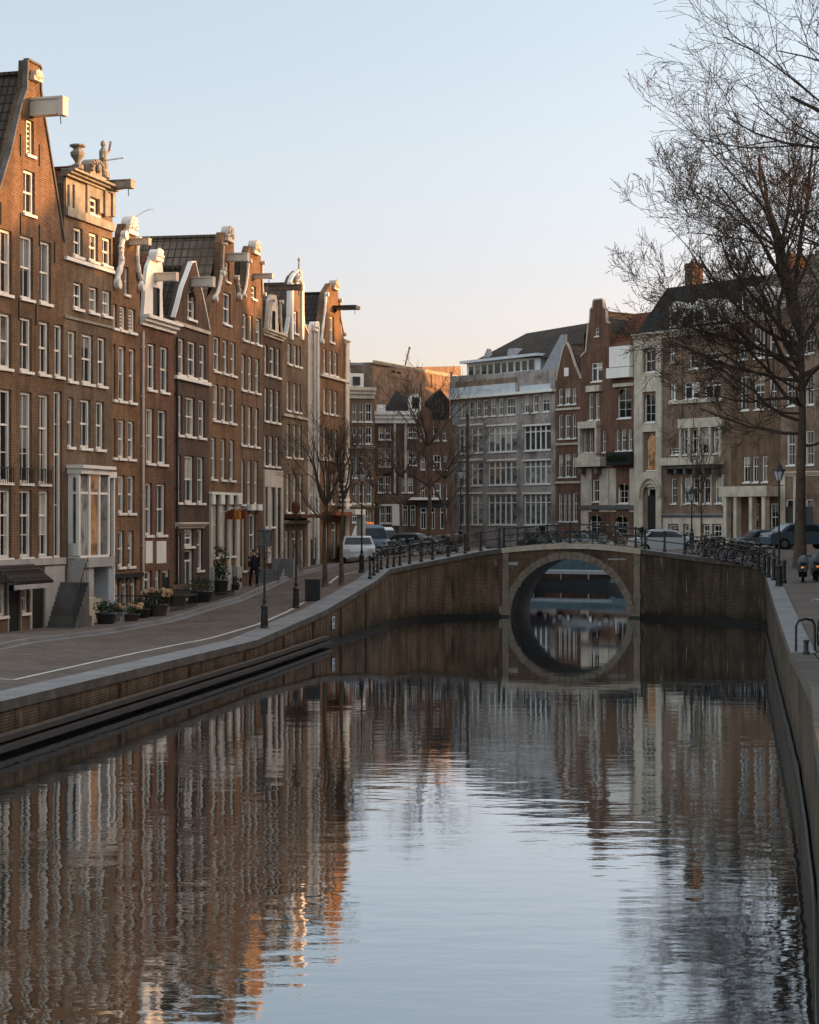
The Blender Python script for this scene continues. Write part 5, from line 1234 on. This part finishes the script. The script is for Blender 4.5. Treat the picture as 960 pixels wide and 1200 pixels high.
# ------------------------------------------------------------------ bin, plate, planters, flags
p = gl(366, 704); t = thing('litter_bin', 'black ribbed rectangular bin on the left quay between lamp post and tree', 'bin', tuple(p), .2)
W_ = 15.0*p.y/F; Hh = 25.5*p.y/F; b = MB(); b.box(-W_/2,W_/2,-.28,.28,.04,Hh-.06)
for k in range(9): x = -W_/2+W_*(k+.5)/9; b.box(x-.018,x+.018,-.31,-.28,.05,Hh-.08)
for k in range(6): y = -.25+.1*k; b.box(W_/2,W_/2+.03,y-.018,y+.018,.05,Hh-.08)
b.build('body', 'black', t); b = MB(); b.box(-W_/2-.04,W_/2+.05,-.33,.31,Hh-.06,Hh); b.box(-W_/2+.05,W_/2-.05,-.25,.25,0,.04); b.build('lid', 'green_black', t)
def planter(label, px, py, w, h, kind, dY=0, cnt=220):
    p = ground_at(px, py, lift=.12); t = thing('planter', label, 'planter', tuple(p)); b = MB(); b.lathe([(w*.30,0),(w*.38,h*.4),(w*.42,h*.42),(w*.40,h*.45),(w*.36,h*.44)], n=10); b.build('pot', 'timber' if kind == 'dry' else 'black', t)
    b = MB(); b.leafcloud((0,0,h*.68), (w*.5,w*.45,h*.3), cnt, .055); b.build('foliage', 'leafg', t)
    if kind == 'dry':
        b = MB(); 
        for k in range(26): b.blob((random.uniform(-.5,.5)*w, random.uniform(-.4,.4)*w, h*random.uniform(.78,1.0)), w*.085, jit=.3)
        b.build('flower_heads', 'dry', t)
    if kind == 'tall':
        b = MB()
        for k in range(16): b.leafcloud((random.uniform(-.3,.3)*w, 0, h*(.5+k*.06)), (w*.25,w*.25,.15), 26, .06)
        b.build('stems', 'leafg', t)
G = 'planters along the left facades'
planter('largest planter with tan dried hydrangeas on the left pavement', 184, 722, 1.15, 1.05, 'dry', cnt=320)
planter('low planter with pale dried flowers left of the big dried hydrangeas', 151, 728, 1.1, .62, 'dry')
planter('dark green shrub pot at the foot of the white bay window house', 124, 731, 1.0, .9, 'g', cnt=300)
planter('dark shrub pot between the low dried flowers and the big hydrangeas', 166, 724, .9, .8, 'g')
planter('round dark shrub pot before the shop with white frame', 236, 706, 1.2, 1.1, 'g', cnt=320)
planter('tall climbing plant in a pot before the shop front with orange flags', 259, 697, .9, 1.5, 'tall')
planter('low green shrub pot at the stone steps beyond the orange flags', 273, 692, .9, .7, 'g')
planter('small shrub pot before the stone entrance near the row end', 336, 672, 1.0, .6, 'g')
p = ground_at(220, 708, lift=.12); b = MB(); b.box(-1.2,1.0,-.3,.3,.36,.44); b.box(-1.1,-.95,-.25,.25,0,.36); b.box(.75,.9,-.25,.25,0,.36); b.box(-1.2,1.0,.26,.32,.44,.85); o = b.build('street_bench', 'timber_dry', None, tuple(p)); o.rotation_euler.z = 1.35; tag(o, 'low wooden bench on the pavement before the pointed gable house', 'bench')
p = ground_at(98, 734, lift=.12); b = MB(); b.box(-.55,.5,-.2,.2,.38,.46); b.box(-.5,-.38,-.2,.2,0,.38); b.box(.33,.45,-.2,.2,0,.38); o = b.build('stone_bench', 'stone', None, tuple(p)); o.rotation_euler.z = 1.35; tag(o, 'small stone bench at the foot of the white bay window', 'bench')
# orange flags over the shop front of the sixth house
for i, (px, lab) in enumerate(((258.5,'orange flag hanging left over the white shop front'),(265.5,'orange flag hanging in the middle over the white shop front'),(272,'orange flag hanging right over the white shop front'))):
    u, z = h6.uz(px, 601); base = h6.root; t = thing('flag', lab, 'flag', (0,0,0), 0, 'orange flags on the shop front')
    w = Matrix.Rotation(base.rotation_euler.z, 3, 'Z') @ Vector((u, 0, z)); t.location = Vector(base.location)+w; t.rotation_euler.z = base.rotation_euler.z
    b = MB(); b.tube([(0,-.12,.02),(0,-.72,.25)], .02, 6); b.build('pole', 'white', t)
    b = MB(); n = 8
    for k in range(n):
        for j in range(4):
            def q(a, c): return (.07*math.sin(a*2.2+c), -.2-.48*a/n, .05+.18*a/n-.52*c/4*(.7+.3*a/n))
            b.quad(q(k,j),q(k+1,j),q(k+1,j+1),q(k,j+1))
    b.build('cloth', 'red_cloth' if i != 1 else 'orange', t)
# furled orange parasol
p = ground_at(304, 676, lift=.12); t = thing('furled_parasol', 'furled orange parasol on a pale foot beside the stone steps', 'parasol', tuple(p)); s = p.y/F
b = MB(); b.lathe([(.28,0),(.28,.08),(.1,.16),(.06,.3)], n=12); b.build('foot', 'white', t); b = MB(); b.tube([(0,0,.1),(0,0,34*s)], .025, 6); b.build('pole', 'white', t)
b = MB(); b.lathe([(.13,8*s),(.17,12*s),(.13,24*s),(.07,30*s),(.02,33*s)], n=9); b.build('canopy', 'orange', t)
# ------------------------------------------------------------------ a pedestrian in dark clothes
def person(label, loc, rz, coat, h=1.72, trousers='cloth_dark', stride=.22):
    t = thing('person', label, 'person', loc, rz)
    me = bpy.data.meshes.new('body')
    J = [(0,0,.93),(0,0,1.10),(0,0,1.30),(0,0,1.43),(0,0,1.52),(0,.01,1.62),(0,.01,1.70),
         (.10,0,.90),(.11,-stride,.50),(.11,-stride-.02,.08),(.11,-stride-.14,.04),(-.10,0,.90),(-.11,stride*.6,.49),(-.11,stride+.12,.10),(-.11,stride+.0,.05),
         (.19,0,1.40),(.24,.06,1.12),(.24,-.06,.90),(.24,-.09,.80),(-.19,0,1.40),(-.24,-.06,1.12),(-.24,-.16,.92),(-.24,-.2,.82)]
    E = [(0,1),(1,2),(2,3),(3,4),(4,5),(5,6),(0,7),(7,8),(8,9),(9,10),(0,11),(11,12),(12,13),(13,14),(3,15),(15,16),(16,17),(17,18),(3,19),(19,20),(20,21),(21,22)]
    Rr = [(.16,.11),(.15,.10),(.17,.11),(.13,.09),(.055,.055),(.085,.10),(.06,.07),(.09,.09),(.06,.06),(.045,.045),(.045,.03),(.09,.09),(.06,.06),(.045,.045),(.045,.03),(.06,.06),(.047,.047),(.036,.036),(.035,.02),(.06,.06),(.047,.047),(.036,.036),(.035,.02)]
    me.from_pydata(J, E, []); o = bpy.data.objects.new('body', me); COL.objects.link(o); o.parent = t
    md = o.modifiers.new('skin', 'SKIN'); 
    if not me.skin_vertices:
        me.attributes.new('skin_vertex', 'FLOAT', 'POINT') if False else None
        bpy.context.view_layer.objects.active = o
    for i, sv in enumerate(me.skin_vertices[0].data): sv.radius = Rr[i]; sv.use_root = (i == 0)
    o.modifiers.new('sub', 'SUBSURF').levels = 1; o.modifiers['sub'].render_levels = 2; me.materials.append(M['skin'])
    b = MB(); b.lathe([(.15,.0),(.21,.02),(.20,.25),(.185,.45),(.20,.62),(.15,.74),(.07,.79)], (0,0,.72), 14); b.v = [(x, y*.72, z) for x, y, z in b.v]
    for sx, jj in ((1,((.19,0,1.41),(.24,.06,1.12),(.24,-.06,.90))),(-1,((-.19,0,1.41),(-.24,-.06,1.12),(-.24,-.16,.92)))): b.tube(jj, [.075,.062,.052], 8)
    b.build('coat', coat, t, smooth=True)
    b = MB(); b.tube([(.10,0,.92),(.11,-stride,.50),(.11,-stride-.02,.08)], [.10,.07,.055], 8); b.tube([(-.10,0,.92),(-.11,stride*.6,.49),(-.11,stride+.12,.10)], [.10,.07,.055], 8); b.build('trousers', trousers, t, smooth=True)
    b = MB(); b.box(.07,.155,-stride-.2,-stride+.05,.0,.09); b.box(-.155,-.07,stride-.06,stride+.18,.02,.12); b.build('shoes', 'black', t)
    b = MB(); b.blob((0,.025,1.665), (.088,.105,.085), sub=2, jit=.03); b.build('hair', 'cloth_dark', t, smooth=True)
    return t
p = ground_at(297.5, 687, lift=.12); person('person in a dark coat walking on the pavement beside the orange parasol', tuple(p), .3, 'cloth_dark')
p = (wx(728,118), 118, 2.9)
# ------------------------------------------------------------------ bicycles
def bicycle_proto(label, frame_m, basket=False):
    t = thing('bicycle', label, 'bicycle')
    for x in (-.53,.53):
        b = MB(); n = 20; b.tube([(x+.33*math.cos(i*2*PI/n),0,.35+.33*math.sin(i*2*PI/n)) for i in range(n+1)], .022, 5); o = b.build('wheel', 'rubber', t)
        s = MB()
        for i in range(8): a = i*PI/8; s.tube([(x+.32*math.cos(a),0,.35+.32*math.sin(a)),(x-.32*math.cos(a),0,.35-.32*math.sin(a))], .004, 3)
        s.build('spokes', 'chrome', o)
    b = MB()
    for path in (((-.53,0,.35),(-.10,0,.30)),((-.10,0,.30),(-.24,0,.82)),((-.53,0,.35),(-.21,0,.72)),((-.10,0,.30),(.36,0,.80)),((-.21,0,.70),(.37,0,.74)),((.53,0,.35),(.38,0,.72),(.33,0,.98))): b.tube(path, .020, 6)
    b.tube([(-.86,0,.45),(-.80,0,.62),(-.53,0,.73),(-.26,0,.62)], .028, 5); b.tube([(.22,0,.55),(.36,0,.70),(.58,0,.73),(.84,0,.52)], .022, 5)
    b.build('frame', frame_m, t)
    b = MB(); b.blob((-.27,0,.90), (.15,.08,.045), jit=.05); b.tube([(-.24,0,.78),(-.26,0,.88)], .015, 5); b.build('saddle', 'black', t)
    b = MB(); b.tube([(.14,-.28,1.04),(.30,-.22,1.08),(.34,0,1.02),(.30,.22,1.08),(.14,.28,1.04)], .015, 5); b.build('handlebar', 'chrome', t)
    if basket: b = MB(); b.lathe([(.13,0),(.20,.28),(.19,.28),(.12,.01)], (.56,0,.76), 4); b.build('basket', 'timber_dry' if basket == 1 else 'black', t)
    return t
GBK = 'bicycles parked along the bridge and quay'
protos = []
def bike(i, loc, rz, lab, tilt=0):
    kinds = [('black',0),('green_black',1),('rust',0),('paint_grey',2)]
    while len(protos) < 4: protos.append(None)
    k = i % 4
    if protos[k] is None: t = bicycle_proto(lab, *kinds[k]); protos[k] = t; t.location = loc; t.rotation_euler = (tilt,0,rz); t['group'] = GBK
    else: t = copy_tree(protos[k], loc, rz, lab, GBK); t.rotation_euler.x = tilt
    return t
cols = ['black','dark green','rust-coloured','dark grey']
rnd = random.Random(3); i = 0
RG = []
# row right of the bridge, behind the rail
n = 15
for k in range(n):
    px = 822+k*4.9; Y = 97.5-(px-815)*.085+rnd.uniform(-.5,.5); X = wx(px, Y)
    lab = 'first %s bicycle at the left end of the rack row right of the bridge' % cols[i%4] if k == 0 else '%s bicycle in the crowded row right of the bridge, %s from the left' % (cols[i%4], ('','second','third','fourth','fifth','sixth','seventh','eighth','ninth','tenth','eleventh','twelfth','thirteenth','fourteenth','fifteenth')[k])
    bike(i, (X, Y, right_z(Y)), rnd.uniform(-.5,.9), lab, rnd.uniform(-.12,.12)); i += 1
for k, (u, y) in enumerate(((1.0,W-.6),(2.6,W-.5),(4.4,W-.6),(5.4,W-.5),(6.5,W-.6),(1.6,.55))):
    q = bp(u, y); bike(i, (q[0],q[1],q[2]-.04), bang+rnd.uniform(-.12,.12)+(PI if k%2 else 0), '%s bicycle leaning on the bridge railing, %s from the left' % (cols[i%4], ('first','third','fourth','fifth','last','second')[k]), .1); i += 1
for k in range(9):
    px = 446+k*10.5; Y = 104.5-.4*k+rnd.uniform(-.4,.4); X = wx(px, Y); 
    bike(i, (X, Y, street_z(X,Y)), rnd.uniform(-.4,.4), '%s bicycle behind the left railing near the bridge, %s of the loose row' % (cols[i%4], ('first','second','third','fourth','fifth','sixth','seventh','eighth','ninth')[k]), rnd.uniform(-.1,.1)); i += 1
p = Vector((wx(955,46),46,right_z(46))); t = bike(0, (p.x+.15,p.y,p.z), 1.25, 'black bicycle with handlebar seen at the right edge of the quay', .05)
# bicycle stand at the right edge
t = thing('bicycle_stand', 'black hooped iron stand on the right quay paving at the picture edge', 'stand', (wx(944,43.5),43.5,right_z(43.5)), .5)
b = MB(); b.tube([(-.28,0,0),(-.28,0,.62),(-.2,0,.74),(0,0,.78),(.2,0,.74),(.28,0,.62),(.28,0,0)], .03, 8); b.build('hoop', 'black', t); b = MB(); b.box(-.36,.36,-.05,.05,0,.02); b.build('foot_plate', 'black', t)
# quay-edge post on the right wall
b = MB(); b.lathe([(.08,0),(.08,.06),(.055,.09),(.055,.26),(.08,.29),(.06,.33)], n=10); o = b.build('mooring_post', 'timber', None, (interp(QRx,42)+.25,42,right_z(42)+.03)); tag(o, 'short dark mooring post on the edge of the right quay', 'post')
# bollards at the right corner
bl = MB(); bl.lathe([(.11,0),(.11,.12),(.08,.16),(.07,.8),(.10,.84),(.09,.94),(.03,.99)], n=10); bme = bl.mesh('bollard', ['lamp_iron'])
for k, (px, Y) in enumerate(((896,84),(901,81.5),(907,79),(919,77),(889,88))):
    o = link('bollard', bme, None, (wx(px,Y),Y,right_z(Y))); tag(o, '%s in the cluster round the pale-glass lamp post' % ('second dark bollard from the left','middle dark bollard','dark bollard just left of the post','dark bollard just right of the post','leftmost dark bollard')[k], 'bollard', 'bollards at the right corner')
# ------------------------------------------------------------------ scooters
def scooter(label, loc, rz, cover):
    t = thing('scooter', label, 'scooter', loc, rz, 'scooters parked on the right bank')
    for x in (-.6,.6):
        b = MB(); n = 14; b.tube([(x+.19*math.cos(i*2*PI/n),0,.24+.19*math.sin(i*2*PI/n)) for i in range(n+1)], .055, 6); b.tube([(x,-.05,.24),(x,.05,.24)], .10, 8); b.build('wheel', 'rubber', t)
    b = MB(); b.prism([(-.88,.46),(-.82,.72),(-.1,.68),(.0,.40),(.28,.36),(.42,.62),(.48,.98),(.56,.98),(.62,.55),(.60,.40),(.3,.22),(-.3,.22),(-.5,.36)], -.17, .17); b.blob((-.5,0,.55), (.42,.22,.2), sub=2, jit=.04); b.build('body', 'black', t)
    b = MB(); b.blob((-.38,0,.78), (.42,.16,.09), sub=2, jit=.03); b.build('seat', 'cloth_dark', t)
    b = MB(); b.tube([(.32,-.34,1.04),(.44,-.12,1.06),(.44,.12,1.06),(.32,.34,1.04)], .022, 6); b.tube([(.58,0,.5),(.46,0,1.05)], .04, 6); b.build('handlebar', 'black', t)
    b = MB(); b.blob((.46,0,.82), (.17,.24,.30), sub=2, jit=.06); b.build('leg_cover', cover, t)
    b = MB(); b.prism([(-.93,.60),(-.86,.60),(-.85,.66),(-.92,.66)], -.055, .055); b.build('tail_lamp', 'tail', t)
    return t
scooter('black scooter with grey leg cover and orange tail lamp parked right of the lamp post', (wx(941,78),78,right_z(78)), 1.35, 'grey_cover')
scooter('black scooter with dark cover, rightmost of the two on the corner', (wx(956,79),79,right_z(79)), 1.45, 'grey_cover')
# ------------------------------------------------------------------ cars and vans
def car(label, loc, rz, paint, van=False, group='parked cars'):
    t = thing('parked_van' if van else 'parked_car', label, 'van' if van else 'car', loc, rz, group); w = .9
    if van: prof = [(-2.3,.35),(-2.35,1.0),(-2.3,1.75),(-2.1,1.92),(.9,1.92),(1.25,1.75),(1.75,1.1),(2.3,.95),(2.4,.6),(2.35,.35)]; gl_ = [(.15,1.2),(.15,1.72),(1.05,1.72),(1.5,1.2)]
    else: prof = [(-2.05,.30),(-2.1,.70),(-2.0,.92),(-1.45,.98),(-.95,1.38),(-.6,1.46),(.35,1.46),(.7,1.38),(1.2,.98),(1.95,.82),(2.1,.62),(2.1,.30)]; gl_ = [(-1.25,1.0),(-.85,1.34),(.35,1.36),(.62,1.3),(1.02,1.0)]
    b = MB(); lo = [p for p in prof]; n = len(lo)
    def yy(z): return w*(1-.0 if z < .95 else 1-.22*(z-.95)/.6)
    for i in range(n):
        a, c = lo[i], lo[(i+1)%n]; b.quad((a[0],-yy(a[1]),a[1]),(c[0],-yy(c[1]),c[1]),(c[0],yy(c[1]),c[1]),(a[0],yy(a[1]),a[1]))
    for sgn in (-1, 1):
        m = len(b.v); b.v += [(p[0], sgn*yy(p[1]), p[1]) for p in lo]
        for tr in tessellate_polygon([[Vector((p[0],p[1],0)) for p in lo]]): b.f.append(tuple(m+k for k in tr)); b.m.append(0)
    b.build('body', paint, t)
    b = MB()
    for sgn in (-1, 1):
        m = len(b.v); b.v += [(p[0], sgn*(yy(p[1])+.008), p[1]) for p in gl_]
        for tr in tessellate_polygon([[Vector((p[0],p[1],0)) for p in gl_]]): b.f.append(tuple(m+k for k in tr)); b.m.append(0)
    b.build('side_windows', 'car_glass', t)
    b = MB()
    if van: b.quad((1.28,-.68,1.70),(1.74,-.76,1.14),(1.74,.76,1.14),(1.28,.68,1.70)); b2_ = MB(); b2_.quad((-2.345,-.6,1.2),(-2.345,.6,1.2),(-2.325,.55,1.7),(-2.325,-.55,1.7))
    else: b.quad((.74,-.66,1.37),(1.19,-.78,1.0),(1.19,.78,1.0),(.74,.66,1.37)); b2_ = MB(); b2_.quad((-.99,-.66,1.37),(-1.44,-.78,1.0),(-1.44,.78,1.0),(-.99,.66,1.37))
    for q_, nm_ in ((b,'windscreen'),(b2_,'rear_window')):
        q_.v = [(x+(.01 if x > 0 else -.01), y, z+.01) for x, y, z in q_.v]; q_.build(nm_, 'car_glass', t)
    for x in (-1.3,1.3):
        for sgn in (-1,1):
            k = MB(); k.tube([(x,sgn*(w-.17),.32),(x,sgn*(w+.03),.32)], .32, 14); o = k.build('wheel', 'rubber', t); k = MB(); k.tube([(x,sgn*(w+.03),.32),(x,sgn*(w+.04),.32)], .19, 10); k.build('rim', 'chrome', o)
    xf = 2.33 if van else 2.06; zf = .78 if van else .66
    for sgn in (-1,1):
        k = MB(); k.box(xf-.1,xf+.06,sgn*.66-.16,sgn*.66+.16,zf-.08,zf+.08); k.build('headlight', 'lampglass', t); k = MB(); k.box(-xf-.03,-xf+.1,sgn*.7-.12,sgn*.7+.12,zf,zf+.16); k.build('tail_light', 'red_cloth', t)
    k = MB(); k.box(xf-.05,xf+.05,-.25,.25,zf-.32,zf-.2); k.build('number_plate', 'white', t)
    return t
def sc(px, Y, **k): return (wx(px,Y), Y, street_z(wx(px,Y),Y))
car('white car parked at the end of the left row facing us', sc(419,106), -1.5, 'paint_white')
car('pale blue-grey van behind the white car at the end of the left row', sc(434,114), -1.4, 'paint_blue', True)
car('grey car crossing behind the left end of the bridge', sc(476,118), 2.9, 'paint_grey')
car('white van farther down the street past the end house', sc(446,131), -1.3, 'paint_white', True)
car('black car parked before the distant shops beyond the railing', sc(497,124), .2, 'paint_black')
def rc(px, Y): return (wx(px,Y), Y, right_z(Y))
car('grey-blue car parked at the right edge behind the scooters', rc(939,104), .15, 'paint_blue'); car('white car passing behind the bridge railing right of the arch', rc(778,112), .05, 'paint_white'); car('dark grey car partly hidden behind the lamp post at right', rc(900,112), .1, 'paint_grey'); car('black car parked before the wide block beyond the bridge', (wx(640,155),158.5,2.6), -.9, 'paint_black'); car('silver grey car parked before the narrow gable beyond the bridge', (wx(690,152),153,2.6), -.9, 'paint_grey')
# amber roof lamp of a taxi
b = MB(); b.box(-.2,.2,-.08,.08,0,.14); o = b.build('taxi_lamp', 'tail', None, (wx(434,113.4),113.4,street_z(wx(434,113.4),113.4)+1.94)); tag(o, 'small amber lamp on the roof of the blue-grey van', 'lamp')
# ------------------------------------------------------------------ boats beyond the bridge
def boat(label, loc, rz, L, hull, top, cabin=True, bw=1.6, hb=.5, ct=1.1):
    t = thing('moored_boat', label, 'boat', loc, rz, 'boats moored beyond the bridge'); n = 14; b = MB(); S = []
    for i in range(n+1):
        f = i/n; x = -L/2+L*f; w = bw*math.sin(math.pi*min(max(f*.92+.06,0),1))**.45; S.append([(x,-w,hb+.2*abs(f-.5)*2),(x,-w*.8,-.3),(x,w*.8,-.3),(x,w,hb+.2*abs(f-.5)*2)])
    for a, c in zip(S, S[1:]):
        for k in range(3): b.quad(a[k],a[k+1],c[k+1],c[k])
        b.quad((a[0][0],a[0][1],a[0][2]-.12),(a[3][0],a[3][1],a[3][2]-.12),(c[3][0],c[3][1],c[3][2]-.12),(c[0][0],c[0][1],c[0][2]-.12), 1)
    b.build('hull', [hull,'timber_dry'], t)
    if cabin:
        b = MB(); x0, x1 = -L*.38, L*.32; b.box(x0,x1,-bw*.8,bw*.8,hb-.05,ct-.15); b.build('cabin', 'car_glass', t)
        b = MB(); b.prism([(x0-.2,ct-.15),(x1+.2,ct-.15),(x1-.1,ct+.1),(x0+.1,ct+.1)], -bw*.88, bw*.88); b.build('cabin_roof', top, t)
        b = MB()
        for k in range(5): x = x0+(x1-x0)*k/4; b.box(x-.05,x+.05,-bw*.82,bw*.82,hb-.05,ct-.152)
        b.build('window_posts', top, t)
    else:
        b = MB(); b.prism([(-L*.4,hb),(-L*.36,ct),(L*.3,ct-.1),(L*.38,hb)], -bw*.8, bw*.8); b.build('boat_cover', top, t)
    return t
boat('long low boat with pale grey roof moored beyond the arch', (12.6,146,0), -.45, 13, 'black', 'boat_roof')
boat('boat under a dark teal cover moored right of the pale-roofed boat', (17.6,136,0), -.95, 8, 'black', 'teal', False)
boat('smaller boat with teal cover seen through the top of the arch', (14.2,154.5,0), -.45, 16, 'timber', 'teal', False, 1.8, .9, 2.25)
# swan-necked crane on the skyline
t = thing('tower_crane', 'tiny construction crane jib leaning on the skyline above the sunlit block', 'crane', (wx(471,210),210,zat(433,210))); b = MB(); b.tube([(0,0,-1),(.85,0,2.35)], .09, 5); b.blob((.85,0,2.4), .16); b.build('jib', 'timber_dry', t)
b = MB(); b.box(-.5,.4,-.3,.3,-.9,.1); b.build('cab', 'timber_dry', t)
# hanging baskets / clutter along the left facades
